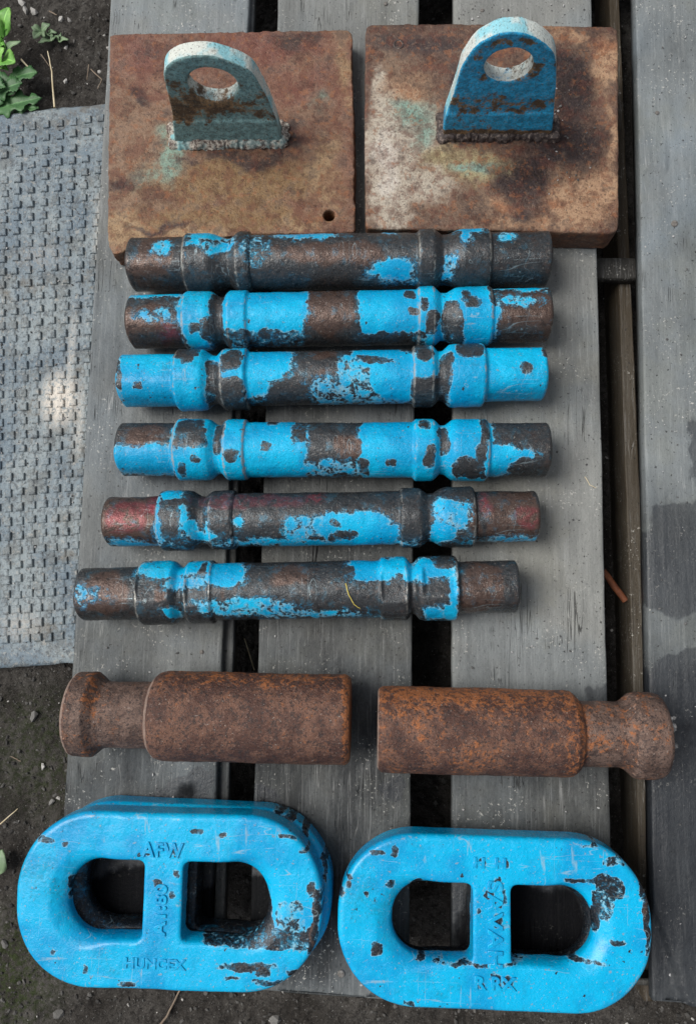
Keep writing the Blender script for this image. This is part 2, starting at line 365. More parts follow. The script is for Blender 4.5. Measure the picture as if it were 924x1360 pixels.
def mat_leaf(name, A, B):
    b = NB(name); n1 = b.noise(40, 4); n2 = b.noise(260, 4, .6)
    c = b.mix(b.mr(n1, .35, .65), A, B); c = b.mix(b.M('MULTIPLY', b.attr('vein'), .55), c, tuple(min(1, x*2.2) for x in B)); c = b.mix(b.mr(n2, .6, .7, 0, .5), c, tuple(x*.45 for x in A))
    return b.done(c, .5, b.bump(n2, .0008, .6), spec=.4)
M_LEAFA = mat_leaf('bright_leaf', (.10, .28, .045), (.20, .42, .09)); M_LEAFB = mat_leaf('dark_jagged_leaf', (.035, .105, .035), (.065, .16, .055)); M_LEAFC = mat_leaf('greygreen_leaf', (.10, .16, .09), (.16, .24, .13))
M_STRAW = mat_simple('dry_straw', (.46, .38, .24), (.62, .54, .38), 50, .6, .0004)
M_TWIG = mat_simple('brown_twig', (.16, .12, .09), (.25, .20, .15), 80, .8, .0006)
M_NAIL = mat_simple('dull_nail', (.10, .09, .08), (.20, .19, .18), 300, .5, .0004)
M_ROD = mat_simple('rusty_iron', (.16, .055, .03), (.26, .09, .04), 90, .7, .001)

# ------------------------------------------------------------------ ground
GZ = -0.135
def axis_(lo, hi, step, far):
    core = np.arange(lo, hi, step); k = np.cumsum(step*1.35**np.arange(1, 24)); k = k[k < far]
    return np.concatenate([(lo-k)[::-1], core, hi+k])
gx = axis_(-.72, .62, .004, 40); gy = axis_(-.86, 1.05, .004, 40)
X, Y = np.meshgrid(gx, gy, indexing='ij'); P = np.stack([X, Y, X*0], -1)
near = sst(np.maximum(np.abs(X), np.abs(Y)), 3, 1.2)
Z = GZ + near*(.012*fbm(P, 9, 3, 1) + .006*fbm(P, 45, 4, 2, .65) + .0035*np.abs(fbm(P, 130, 2, 3)))
V = np.stack([X, Y, Z], -1).reshape(-1, 3)
def gridq(nx, ny):
    i = np.arange(nx*ny).reshape(nx, ny); return np.stack([i[:-1, :-1], i[1:, :-1], i[1:, 1:], i[:-1, 1:]], -1).reshape(-1, 4)
mossc = at(10, 1290, GZ); mossd = at(60, 1000, GZ)
moss = np.maximum(sst(np.hypot(X-mossc[0], Y-mossc[1]), .12, .03), .6*sst(np.hypot(X-mossd[0], Y-mossd[1]), .13, .03)).ravel()
g = obj('soil_ground', V, gridq(len(gx), len(gy)), M_SOIL, attrs={'moss': moss}, kind='structure')
g['label'] = 'dark gravelly soil under and around the pallet'
def gz(x, y):
    i = np.clip(np.searchsorted(gx, x), 0, len(gx)-1); j = np.clip(np.searchsorted(gy, y), 0, len(gy)-1); return Z[i, j]

ICO = None
def ico():
    t = (1+5**.5)/2; v = np.array([(-1, t, 0), (1, t, 0), (-1, -t, 0), (1, -t, 0), (0, -1, t), (0, 1, t), (0, -1, -t), (0, 1, -t), (t, 0, -1), (t, 0, 1), (-t, 0, -1), (-t, 0, 1)], float)
    v /= np.linalg.norm(v[0])
    f = np.array([(0, 11, 5), (0, 5, 1), (0, 1, 7), (0, 7, 10), (0, 10, 11), (1, 5, 9), (5, 11, 4), (11, 10, 2), (10, 7, 6), (7, 1, 8), (3, 9, 4), (3, 4, 2), (3, 2, 6), (3, 6, 8), (3, 8, 9), (4, 9, 5), (2, 4, 11), (6, 2, 10), (8, 6, 7), (9, 8, 1)])
    return v, f
IV, IF = ico()
def rocks(pts, sizes, cols):
    n = len(pts); V = IV[None]*(.7+.6*RNG.random((n, 12, 1)))*sizes[:, None, None]*np.array([1, 1, .7])
    a = RNG.random(n)*6.28; c, s_ = np.cos(a)[:, None], np.sin(a)[:, None]
    st = (.7+.7*RNG.random((n, 1))); x = V[..., 0]*st; y = V[..., 1]/st
    V = np.stack([x*c-y*s_, x*s_+y*c, V[..., 2]], -1)+pts[:, None]
    Q = (IF[None]+(np.arange(n)*12)[:, None, None]).reshape(-1, 3)
    return V.reshape(-1, 3), Q, np.repeat(cols, 12, 0)
n = 15000; px = RNG.uniform(-40, 950, n); py = RNG.uniform(-40, 1400, n)
pts = np.array([at(a, b, GZ) for a, b in zip(px, py)]); keep = (pts[:, 0] < -.36) | (pts[:, 1] < -.50) | (RNG.random(n) < .35); pts = pts[keep]; n = len(pts)
pts[:, 2] = gz(pts[:, 0], pts[:, 1])+.0005
sz = .0008+.0032*RNG.random(n)**3.5; v = .03+.09*RNG.random(n)**2; pale = RNG.random(n) < np.where(pts[:, 1] > .3, .09, .04); v = np.where(pale, .30+.25*RNG.random(n), v)
cols = v[:, None]*np.array([1.0, .97, .92]); V, Q, C_ = rocks(pts, sz, cols)
tag(obj('gravel', V, Q, M_PEB, attrs={'Col': C_}, smooth=False), 'fine dark grit and tiny pale stones scattered over the soil', 'gravel', kind='stuff')
stones = [(33, 10, 5, .40, 'pale oblong stone near the tall bright weed, topmost of the pale stones'), (38, 19, 5, .30, 'grey-white stone lying left of a larger rough stone above the seedling'),
          (48, 20, 6.5, .34, 'rough light stone, largest of the pale stones above the seedling'), (82, 27, 5, .48, 'white rounded stone right of the seedling'), (92, 27, 4, .28, 'dull grey stone just right of the white rounded stone'),
          (87, 61, 3.5, .5, 'small white stone on bare soil below the white rounded stone'), (87, 107, 4, .48, 'white chip of stone on the soil above the mat'), (50, 950, 6, .16, 'grey stone on the soil left of the rusty pin head'),
          (60, 1017, 3.6, .5, 'small bright stone on mossy soil below the rusty pin head'), (70, 1064, 4.5, .2, 'brownish stone near the top edge of the left blue link'), (7, 1253, 5, .15, 'dark grey stone left of the left blue link'), (80, 1345, 7, .12, 'dark lump of stone below the left blue link'), (366, 1352, 7, .16, 'brown angular stone below the pallet end at the bottom of the photo')]
for a, b_, r, v_, lab in stones:
    p = at(a, b_, GZ); p[2] = gz(p[0], p[1])+.001
    n_ = 1; V, Q, C_ = rocks(p[None], np.array([r*.00115]), np.array([[v_, v_*.98, v_*.94]]))
    tag(obj('stone', V, Q, M_PEB, attrs={'Col': C_}, loc=p, smooth=False), lab, 'stone', 'loose stones on the soil')

# ------------------------------------------------------------------ pallet
def lerp(a, b, t): return a+(b-a)*t
pal = thing('wooden_pallet', 'weathered grey wooden pallet carrying all the steel parts', 'pallet', at(500, 700, GZ))
TH = .024
def plank(L0, L1, R0, R1, ybot, tone, wet_shade=(), label=None, ztop=0., yend_skew=0., cool=.1, th=TH, hook=None, name='plank', brown=0., seed=0, ytop=-230):
    """edges given by two measured points each; swept section with worn arrises"""
    l0, l1, r0, r1 = [at(*p, ztop) for p in (L0, L1, R0, R1)]
    xl = lambda y: l0[0]+(l1[0]-l0[0])*(y-l0[1])/(l1[1]-l0[1]); xr = lambda y: r0[0]+(r1[0]-r0[0])*(y-r0[1])/(r1[1]-r0[1])
    y0 = at((L1[0]+R1[0])/2, ybot, ztop)[1]; y1 = at(500, ytop, ztop)[1]
    ny = int((y1-y0)/.006)+1; yy = np.linspace(y0, y1, ny)
    nt_ = 60; s = np.linspace(0, 1, nt_)
    w_ = xr(y0)-xl(y0); r = .0025
    top = [(t, 0) for t in s]; e = r/w_
    sec = [(0.0, -th), (0.0, -th*.5), (0, -r), (e*.3, -r*.3)]+[(lerp(e, 1-e, t), 0) for t in s]+[(1-e*.3, -r*.3), (1, -r), (1, -th*.5), (1, -th)]
    sec = np.array(sec); m = len(sec)
    A, B = np.meshgrid(np.arange(ny), np.arange(m), indexing='ij')
    yy2 = yy[A]; q = sec[B, 0]; zz = sec[B, 1]
    xx = xl(yy2)+(xr(yy2)-xl(yy2))*q
    endn = .004*fbm(np.stack([xx, yy2*0, yy2*0], -1), 40, 3, 5+seed)
    yy2 = yy2 + np.exp(-(yy2-y0)/.012)*(endn+yend_skew*(q-.5))
    P = np.stack([xx, yy2*.3, zz+seed], -1)
    zz = ztop+zz+np.where(zz > -th*.9, .0012*fbm(P, 14, 3, 9)+.0006*fbm(np.stack([xx, yy2*.06, zz], -1), 160, 2, 4), 0)
    edge = np.clip(1-np.minimum(q, 1-q)*w_/.006, 0, 1); xx = xx+edge*.0007*fbm(np.stack([yy2, q.round(), zz*0+seed], -1), 26, 4, 3)*np.sign(.5-q)
    if hook: xx, yy2, zz = hook(xx, yy2, zz)
    V = np.stack([xx, yy2, zz], -1).reshape(-1, 3); idx = np.arange(ny*m).reshape(ny, m)
    Q = np.stack([idx[:-1, :-1], idx[:-1, 1:], idx[1:, 1:], idx[1:, :-1]], -1).reshape(-1, 4)
    cl = np.stack([idx[:-1, -1], idx[:-1, 0], idx[1:, 0], idx[1:, -1]], -1); Q = np.concatenate([Q, cl])
    # end caps as strips between top and bottom
    capq = []
    for row, fl in ((0, 0), (ny-1, 1)):
        k = idx[row]
        for j in range(m//2-1):
            qd = [k[j], k[j+1], k[m-2-j], k[m-1-j]]; capq.append(qd if fl else qd[::-1])
    Q = np.concatenate([Q, np.array(capq)])
    # photo row of each vertex for the tone along the board
    pyv = np.interp(V[:, 1], *zip(*sorted([(at(500, p, ztop)[1], p) for p in range(-300, 1500, 50)])))
    tn = np.interp(pyv, [t[0] for t in tone], [t[1] for t in tone])
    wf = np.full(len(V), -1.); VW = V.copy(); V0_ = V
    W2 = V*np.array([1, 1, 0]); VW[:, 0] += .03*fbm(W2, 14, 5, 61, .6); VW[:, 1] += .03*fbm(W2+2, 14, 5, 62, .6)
    for (a, b_, ra, rb) in wet_shade:
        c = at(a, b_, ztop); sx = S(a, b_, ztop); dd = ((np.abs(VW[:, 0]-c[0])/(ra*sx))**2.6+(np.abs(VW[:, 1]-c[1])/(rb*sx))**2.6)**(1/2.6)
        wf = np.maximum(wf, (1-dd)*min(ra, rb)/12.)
    o = obj(name, V, Q, M_WOOD, pal, attrs={'tone': tn, 'wet_shade': np.clip(wf, -1, 2 if seed != 4 else .8), 'brown': np.full(len(V), brown), 'cool': np.full(len(V), cool)})
    if label: o['label'] = label
    return o
plank((147, 0), (85, 1075), (331, 0), (287, 1070), 1296, [(0, .74), (300, .46), (600, .42), (840, .38), (960, .30), (1080, .18), (1150, .0), (1300, 0)], [(243, 1055, 38, 24), (225, 1085, 30, 20), (200, 1230, 170, 80)], 'leftmost board, light grey with a damp stain above the left link', seed=1, cool=.25)  # end tones and last patch paint the shade inside the left link's holes
plank((369, 0), (337, 1070), (556, 0), (545, 1070), 1321, [(0, .58), (300, .38), (700, .22), (860, .18), (1000, .16), (1080, .14), (1230, .10), (1300, .22), (1335, .38)], [(358, 1068, 24, 22), (520, 1052, 14, 20), (340, 1215, 60, 60)], 'second board from the left, dark grey with small damp marks', yend_skew=-.006, seed=2)  # last patch paints the shade seen through the left link's right hole
plank((602, 0), (600, 1080), (785, 0), (810, 1090), 1316, [(0, .66), (330, .62), (450, .66), (700, .70), (830, .72), (900, .48), (1010, .2), (1090, .16), (1150, 0), (1300, 0)], [(800, 915, 28, 14), (690, 1225, 110, 70)], 'third board from the left, palest and dusty', seed=3, cool=.0)  # end tones and large patch paint the shade inside the right link's holes
spl0, spl1 = at(866, 1190), at(918, 1345)
def dhook(x, y, z):
    c = at(868, 208); d = np.hypot((x-c[0])/1.0, (y-c[1])); k = (np.abs(x-c[0]) < .016) & (y > c[1]-.02) & (y < c[1]+.05) & (z > -.005)
    z = z+np.where(k, .004*np.clip(1-(y-(c[1]-.02))/.06, 0, 1), 0)
    t = (y-spl0[1])/(spl1[1]-spl0[1]); xc = spl0[0]+(spl1[0]-spl0[0])*t+.004*fbm(np.stack([y, y*0, y*0], -1), 60, 3, 2)
    below = (t > 0) & (x < xc) & (z > -.012)
    z = z-np.where(below, .011*np.clip(t*3, 0, 1)*np.clip((xc-x)/.006, 0, 1), 0)
    return x, y, z
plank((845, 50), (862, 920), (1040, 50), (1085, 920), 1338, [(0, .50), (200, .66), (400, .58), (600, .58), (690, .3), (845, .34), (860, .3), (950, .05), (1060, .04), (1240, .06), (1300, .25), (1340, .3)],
      [(935, 738, 90, 84), (945, 915, 95, 62), (880, 985, 60, 100), (980, 1180, 160, 170), (926, 588, 12, 44)], 'rightmost board, bluish grey above and damp black below, split at its lower end', hook=dhook, seed=4, cool=.45)
# narrow lath under the first gap and boards below the deck
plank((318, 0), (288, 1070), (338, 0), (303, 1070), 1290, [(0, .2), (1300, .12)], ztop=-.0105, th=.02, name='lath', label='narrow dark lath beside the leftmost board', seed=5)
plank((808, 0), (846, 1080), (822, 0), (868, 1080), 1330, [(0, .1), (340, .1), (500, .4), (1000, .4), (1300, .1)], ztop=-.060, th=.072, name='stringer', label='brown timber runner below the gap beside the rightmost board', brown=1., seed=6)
def crossbar(py0, py1, z1, z0, name='cross_board', tone=.4, x0=150, x1=1010):
    a = at(x0, py0, z1); c = at(x1, py1, z1); xs = np.linspace(a[0], c[0], 60); ys = np.array([c[1], c[1]+.002, lerp(c[1], a[1], .5), a[1]-.002, a[1]])
    rows = []
    for y, z in ((ys[0], z0), (ys[0], z1-.002), (ys[1], z1), (ys[2], z1), (ys[3], z1), (ys[4], z1-.002), (ys[4], z0)): rows.append(np.stack([xs, xs*0+y, xs*0+z], -1))
    V = np.array(rows); V[..., 1] += .0015*fbm(V, 30, 3, 8); m, k = V.shape[:2]; i = np.arange(m*k).reshape(m, k)
    Q = np.stack([i[:-1, :-1], i[:-1, 1:], i[1:, 1:], i[1:, :-1]], -1).reshape(-1, 4); Q = np.concatenate([Q, np.stack([i[-1, :-1], i[-1, 1:], i[0, 1:], i[0, :-1]], -1), [[i[0, 0], i[1, 0], i[5, 0], i[6, 0]], [i[0, -1], i[6, -1], i[5, -1], i[1, -1]]]])
    V = V.reshape(-1, 3); return obj(name, V, Q, M_WOOD, pal, attrs={'tone': np.full(len(V), tone), 'wet_shade': np.full(len(V), -1.), 'brown': np.full(len(V), .25)})
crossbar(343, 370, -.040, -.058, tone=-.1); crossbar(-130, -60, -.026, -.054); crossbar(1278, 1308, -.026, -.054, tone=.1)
for x_ in (120, 470, 720): pass
# nails
def lathe(profile, c, axis, up, nseg=24):
    axis = np.array(axis)/np.linalg.norm(axis); up = np.array(up)-np.dot(up, axis)*axis; up = up/np.linalg.norm(up); sd_ = np.cross(axis, up)
    th = np.linspace(0, 2*np.pi, nseg, endpoint=False); V = []
    for u, r in profile: V.append(c+axis*u+(np.cos(th)[:, None]*up+np.sin(th)[:, None]*sd_)*r)
    V = np.array(V); m = len(V); i = np.arange(m*nseg).reshape(m, nseg); j = np.roll(i, -1, 1)
    Q = np.stack([i[:-1], j[:-1], j[1:], i[1:]], -1).reshape(-1, 4); return V.reshape(-1, 3), Q
for a, b_, lab in ((895, 297, 'nail head in the rightmost board'), (453, 1293, 'nail head near the end of the second board'), (872, 150, None), (640, 14, None), (512, 5, None), (268, 866, None)):
    c = at(a, b_, .0004); r = .0046 if lab else .0028; V, Q = lathe([(-.004, r*.9), (.0006, r), (.0014, r*.75), (.0015, .0001)], c, (0, 0, 1), (1, 0, 0), 16)
    o = obj('nail', V, Q, M_NAIL, pal, loc=c)
    if lab: o['label'] = lab

# ------------------------------------------------------------------ rubber mat
MZ = GZ+.026
mc = [at(-70, 158, MZ), at(168, 133, MZ), at(-70, 893, MZ), at(118, 879, MZ)]    # TL TR BL BR
def mpos(u, v): return (mc[0]*(1-u)+mc[1]*u)*(1-v)+(mc[2]*(1-u)+mc[3]*u)*v
mt = thing('rubber_mat', 'bluish grey studded rubber mat lying on the soil left of the pallet', 'mat', at(40, 500, GZ+.002))
nu, nv = 90, 260
U, W_ = np.meshgrid(np.linspace(0, 1, nu), np.linspace(0, 1, nv), indexing='ij')
B = (mc[0][None, None]*(1-U[..., None])+mc[1]*U[..., None])*(1-W_[..., None])+(mc[2]*(1-U[..., None])+mc[3]*U[..., None])*W_[..., None]
wav = .0022*fbm(B, 9, 3, 6); ed = np.minimum(np.minimum(U*nu, (1-U)*nu), np.minimum(W_*nv, (1-W_)*nv)); B[..., 2] += wav-.003*np.exp(-ed/1.2)
edn = .003*fbm(B, 30, 3, 3); B[..., 1] += np.where((W_ < .001) | (W_ > .999), edn, 0)
V = B.reshape(-1, 3); Q = gridq(nu, nv)[:, ::-1]; nV = len(V); ring = np.concatenate([np.arange(nu)*nv, (nu-1)*nv+np.arange(1, nv), (np.arange(nu)[::-1][1:])*nv+nv-1, np.arange(nv)[::-1][1:-1]])
lo = V[ring].copy(); lo[:, 2] = GZ-.004; V = np.concatenate([V, lo]); k = len(ring); r2 = nV+np.arange(k)
Q = np.concatenate([Q, np.stack([ring, np.roll(ring, -1), np.roll(r2, -1), r2], -1)])
def palef(V):
    r = np.zeros(len(V))
    for (a, b_, ra, rb, s_) in ((80, 530, 26, 38, 1.3), (135, 300, 8, 60, .7), (95, 470, 6, 60, .5), (55, 340, 30, 20, .25), (105, 560, 8, 60, .5), (30, 830, 30, 20, .4)):
        c = at(a, b_, MZ); r = np.maximum(r, s_*np.clip(1.3-np.hypot((V[:, 0]-c[0])/(ra*.00112), (V[:, 1]-c[1])/(rb*.00112)), 0, 1))
    return r
obj('mat_body', V, Q, M_MAT, mt, attrs={'pale': palef(V)})
sv, sq, cnt = [], [], 0
for iu in range(13):
    for iv in range(38):
        u = 1-(.055+iu*.0765); v = .032+iv*.0249+.0
        if iv == 2 and iu in (1, 2): continue
        if iv == 3 and iu > 7: continue
        p = mpos(u+RNG.normal()*.002, v+RNG.normal()*.0008); hx, hy = .0056*(1+RNG.normal()*.05), .0062*(1+RNG.normal()*.06); hh = .0040*(.7+.5*RNG.random())
        i_, j_ = int(round(np.clip(u, 0, 1)*(nu-1))), int(round(v*(nv-1))); p[2] += wav[i_, j_]-.0006
        dx = mc[1]-mc[0]; dx /= np.linalg.norm(dx); dy = mc[0]-mc[2]; dy /= np.linalg.norm(dy)
        for (a, b_) in ((-1, -1), (1, -1), (1, 1), (-1, 1)): sv.append(p+dx*hx*a+dy*hy*b_)
        for (a, b_) in ((-1, -1), (1, -1), (1, 1), (-1, 1)): sv.append(p+dx*hx*a*.92+dy*hy*b_*.92+np.array([0, 0, hh*.8]))
        for (a, b_) in ((-1, -1), (1, -1), (1, 1), (-1, 1)): sv.append(p+dx*hx*a*.72+dy*hy*b_*.72+np.array([0, 0, hh]))
        for t in (0, 4):
            for e in range(4): f = (e+1) % 4; sq.append([cnt+t+e, cnt+t+f, cnt+t+4+f, cnt+t+4+e])
        sq.append([cnt+8, cnt+9, cnt+10, cnt+11]); cnt += 12
sv = np.array(sv); so_ = obj('stud', sv, np.array(sq), M_MAT, mt, attrs={'pale': palef(sv)}, smooth=False, kind='stuff')
rv, rq, cnt = [], [], 0          # low ribs joining the studs of each row of studs
for iu in range(13):
    u = 1-(.055+iu*.0765)-.004
    for iv in range(120):
        v = .10+iv*.0072; p = mpos(u, v); j_ = int(round(v*(nv-1))); i_ = int(round(np.clip(u, 0, 1)*(nu-1))); z0 = wav[i_, j_]
        for a, hz_ in ((-.0042, -.0008), (-.0020, .0011), (.0020, .0011), (.0042, -.0008)): rv.append(p+dx*a+np.array([0, 0, z0+hz_+.0003*math.sin(iv*1.9+iu)]))
        if iv:
            for e in range(3): rq.append([cnt-4+e, cnt-3+e, cnt+1+e, cnt+e][::-1])
        cnt += 4
rv = np.array(rv); obj('moulded_rib', rv, np.array(rq), M_MAT, mt, attrs={'pale': palef(rv)}, kind='stuff')

# ------------------------------------------------------------------ plates with lugs
def cmix(c, m, k, V=None):
    if V is not None: m = m*.35+.9*np.minimum(m, 1)*sst(m+.65*fbm(V, 90, 5, 91, .7)+.5*fbm(V, 26, 4, 92), .25, .60); m = np.clip(m, 0, 1)
    return c*(1-m[:, None])+np.array(k)*m[:, None]
def blob(V, zt, *L):
    r = np.zeros(len(V)); V = V.copy(); W2 = V*np.array([1, 1, 0])
    V[:, 0] += .024*fbm(W2, 22, 5, 81, .6); V[:, 1] += .024*fbm(W2+3, 22, 5, 82, .6)
    for (a, b_, ra, rb, s_) in L:
        c = at(a, b_, zt); sx = S(a, b_, zt); d = np.hypot((V[:, 0]-c[0])/(ra*sx), (V[:, 1]-c[1])/(rb*sx)); r = np.maximum(r, s_*np.clip(1.25-d, 0, 1))
    return r
def make_plate(label, outline, zt, hole, colfn, gritfn, ragged=0., seed=0, nm='base_plate', name='lug_plate'):
    poly = np.array([at(a, b_, zt)[:2] for a, b_ in outline]); c0 = poly.mean(0)
    root = thing(name, label, 'steel plate', (c0[0], c0[1], 0), 'square plates with a lifting lug')
    h = .0019; lo = [poly[:, 0].min()-.008, poly[:, 1].min()-.008, -.004]; hi = [poly[:, 0].max()+.008, poly[:, 1].max()+.008, zt+.006]
    X, Y, Zg = grid3(lo, hi, h); d2 = sd_poly(X[:, :, 0], Y[:, :, 0], poly)[:, :, None]
    P = np.stack([X, Y, Zg], -1)
    d2 = d2+.0016*fbm(P, 110, 4, seed, .7)+.0004*fbm(P, 18, 2, seed+3)
    if ragged: d2 = d2+ragged*np.clip((X-(hi[0]-.03))/.02, 0, 1)*(.003*fbm(P, 55, 3, 7)+.001)
    d = extr(d2, np.maximum(-Zg+.0008, Zg-zt+.0003*fbm(P, 30, 2, 5)), .0012)
    if hole:
        hc = at(hole[0], hole[1], zt); rr = hole[2]*S(hole[0], hole[1], zt); d = smax(d, rr-np.hypot(X-hc[0], Y-hc[1]), .002)
    V, Q = surface_nets(d, lo, h)
    col, grit = colfn(V), gritfn(V); V[:, 2] += np.where(V[:, 2] > zt-.004, grit*.0016*fbm(V, 200, 2, 4), 0)
    obj(nm, V, Q, M_PLATE, root, attrs={'Col': np.clip(col, 0, 1), 'grit': grit})
    return root
def make_lug(root, outl, hole, base_py, zt, thick, mat, paintfn, pale_edge_fn, weldrust, seed):
    y0 = at((outl[0][0]+outl[-1][0])/2, base_py, zt)[1]
    P2 = np.array([[aty(a, b_, y0)[0], aty(a, b_, y0)[2]] for a, b_ in outl]); P2[0, 1] = P2[-1, 1] = zt-.003
    Q_ = [P2[0]]
    for i in range(len(P2)-1):
        p0, p1, p2, p3 = P2[max(i-1, 0)], P2[i], P2[i+1], P2[min(i+2, len(P2)-1)]
        for t in (.25, .5, .75, 1.): Q_.append(.5*((2*p1)+(p2-p0)*t+(2*p0-5*p1+4*p2-p3)*t*t+(-p0+3*p1-3*p2+p3)*t**3))
    P2 = np.array(Q_)
    hc = aty(hole[0], hole[1], y0); hr = hole[2]*np.linalg.norm(aty(hole[0]+1, hole[1], y0)-hc)
    h = .0016; lo = [P2[:, 0].min()-.006, y0-.008, zt-.005]; hi = [P2[:, 0].max()+.006, y0+thick+.006, P2[:, 1].max()+.006]
    X, Y, Zg = grid3(lo, hi, h); d2 = sd_poly(X[:, 0, :], Zg[:, 0, :], P2)[:, None, :]
    P = np.stack([X, Y, Zg], -1); dn = .0006*fbm(P, 90, 3, seed)
    low = sst(Zg-zt, .052, .047); 
    dy = np.maximum(y0-.0022*low-Y, Y-(y0+thick)); d = extr(d2+.0006*fbm(P, 35, 2, seed), dy+dn, .0018)
    d = smax(d, hr-np.hypot(X-hc[0], Zg-hc[2]), .003)
    V, Q = surface_nets(d, lo, h)
    nrm = V[:, 1]-y0
    obj('lug', V, Q, mat, root, attrs={'paint': paintfn(V, y0, zt), 'pale_edge': pale_edge_fn(V, y0, thick, hc, hr)})  # pale colour on every lug face but the front, above the base
    xa, xb = P2[0, 0], P2[-1, 0]
    h = .0018; lo = [xa-.02, y0-.018, zt-.004]; hi = [xb+.02, y0+thick+.018, zt+.02]; X, Y, Zg = grid3(lo, hi, h); P = np.stack([X, Y, Zg], -1)
    qx = np.abs(X-(xa+xb)/2)-(xb-xa)/2; qy = np.abs(Y-(y0+thick/2))-thick/2
    box = np.sqrt(np.maximum(qx, 0)**2+np.maximum(qy, 0)**2)+np.minimum(np.maximum(qx, qy), 0)
    d = np.hypot(box+.001, Zg-zt)-.0105+.0062*fbm(P, 70, 4, seed+9, .65)+.0009*np.sin(X*700+9*fbm(P, 30, 2, 3))
    V, Q = surface_nets(d, lo, h)
    lf = sst(V[:, 0], xa+.03, xa-.005)
    obj('weld_bead', V, Q, M_WELD, root, attrs={'paint': np.clip(.35+lf, 0, 1), 'rust': np.full(len(V), weldrust)})

ZA, ZB = .036, .045
def colA(V):
    n = fbm(V, 22, 4, 3); m = fbm(V, 9, 4, 33, .6); c = np.tile([.205, .105, .068], (len(V), 1))*(1+.4*n[:, None])
    c = cmix(c, np.clip(.45+1.6*m, 0, 1)*.8, (.255, .165, .105), V)
    c = cmix(c, np.clip(blob(V, ZA, (330, 62, 170, 28, .9), (190, 80, 50, 60, .8), (400, 110, 60, 60, .7)), 0, 1), (.200, .082, .058), V)
    c = cmix(c, blob(V, ZA, (320, 245, 150, 50, 1), (300, 292, 170, 26, 1)), (.255, .165, .075), V)
    c = cmix(c, blob(V, ZA, (165, 310, 55, 32, 1), (435, 230, 30, 80, .8), (230, 318, 110, 16, .9), (455, 100, 10, 80, .7), (400, 300, 50, 10, .7)), (.38, .27, .15), V)
    c = cmix(c, blob(V, ZA, (222, 215, 28, 32, 1.15), (210, 180, 14, 26, .7), (422, 140, 18, 24, .6), (200, 242, 30, 14, .6))*.95, (.24, .38, .31), V)
    c = cmix(c, blob(V, ZA, (178, 128, 16, 14, 1), (385, 180, 20, 34, 1), (330, 212, 90, 15, 1.1), (160, 245, 26, 10, .9), (400, 52, 50, 14, .8), (215, 303, 70, 7, .8), (250, 218, 30, 10, .8)), (.060, .034, .028), V)
    return cmix(c, sst(V[:, 2], ZA-.003, ZA-.008)*.8, (.22, .10, .045))
rA = make_plate('left rusty plate, reddish brown, with upright eye lug and small drilled hole near one corner',
    [(146, 48), (152, 45), (300, 42), (462, 39), (467, 44), (468, 110), (472, 190), (471, 305), (470, 309), (330, 312), (180, 324), (162, 336), (150, 338), (143, 320), (144, 200)], ZA, (437, 286, 7.5), colA, lambda V: V[:, 0]*0+.05, ragged=1, seed=21)
make_lug(rA, [(231, 190), (229, 154), (221, 118), (218, 99), (223, 88), (234, 81), (251, 76), (276, 75), (297, 80), (317, 87), (335, 98), (347, 117), (358, 138), (368, 165), (374, 187)], (283, 114, 33), 190, ZA, .020, M_LUGA,
    lambda V, y0, zt: .38+.5*fbm(V, 14, 3, 3)+.45*sst(V[:, 2]-zt, .11, .15)+.4*sst(V[:, 2]-zt, .05, .03)-.6*sst(np.abs(V[:, 2]+.04*fbm(V, 20, 4, 5)-zt-.068), .03, .008),
    lambda V, y0, th, hc, hr: np.where(V[:, 1] > y0+.0022, 1.0, 0.)*np.where(np.hypot(V[:, 0]-hc[0], V[:, 2]-hc[2]) < hr+.004, .55, 1)*sst(V[:, 2], ZA+.02, ZA+.06), .0, 31)
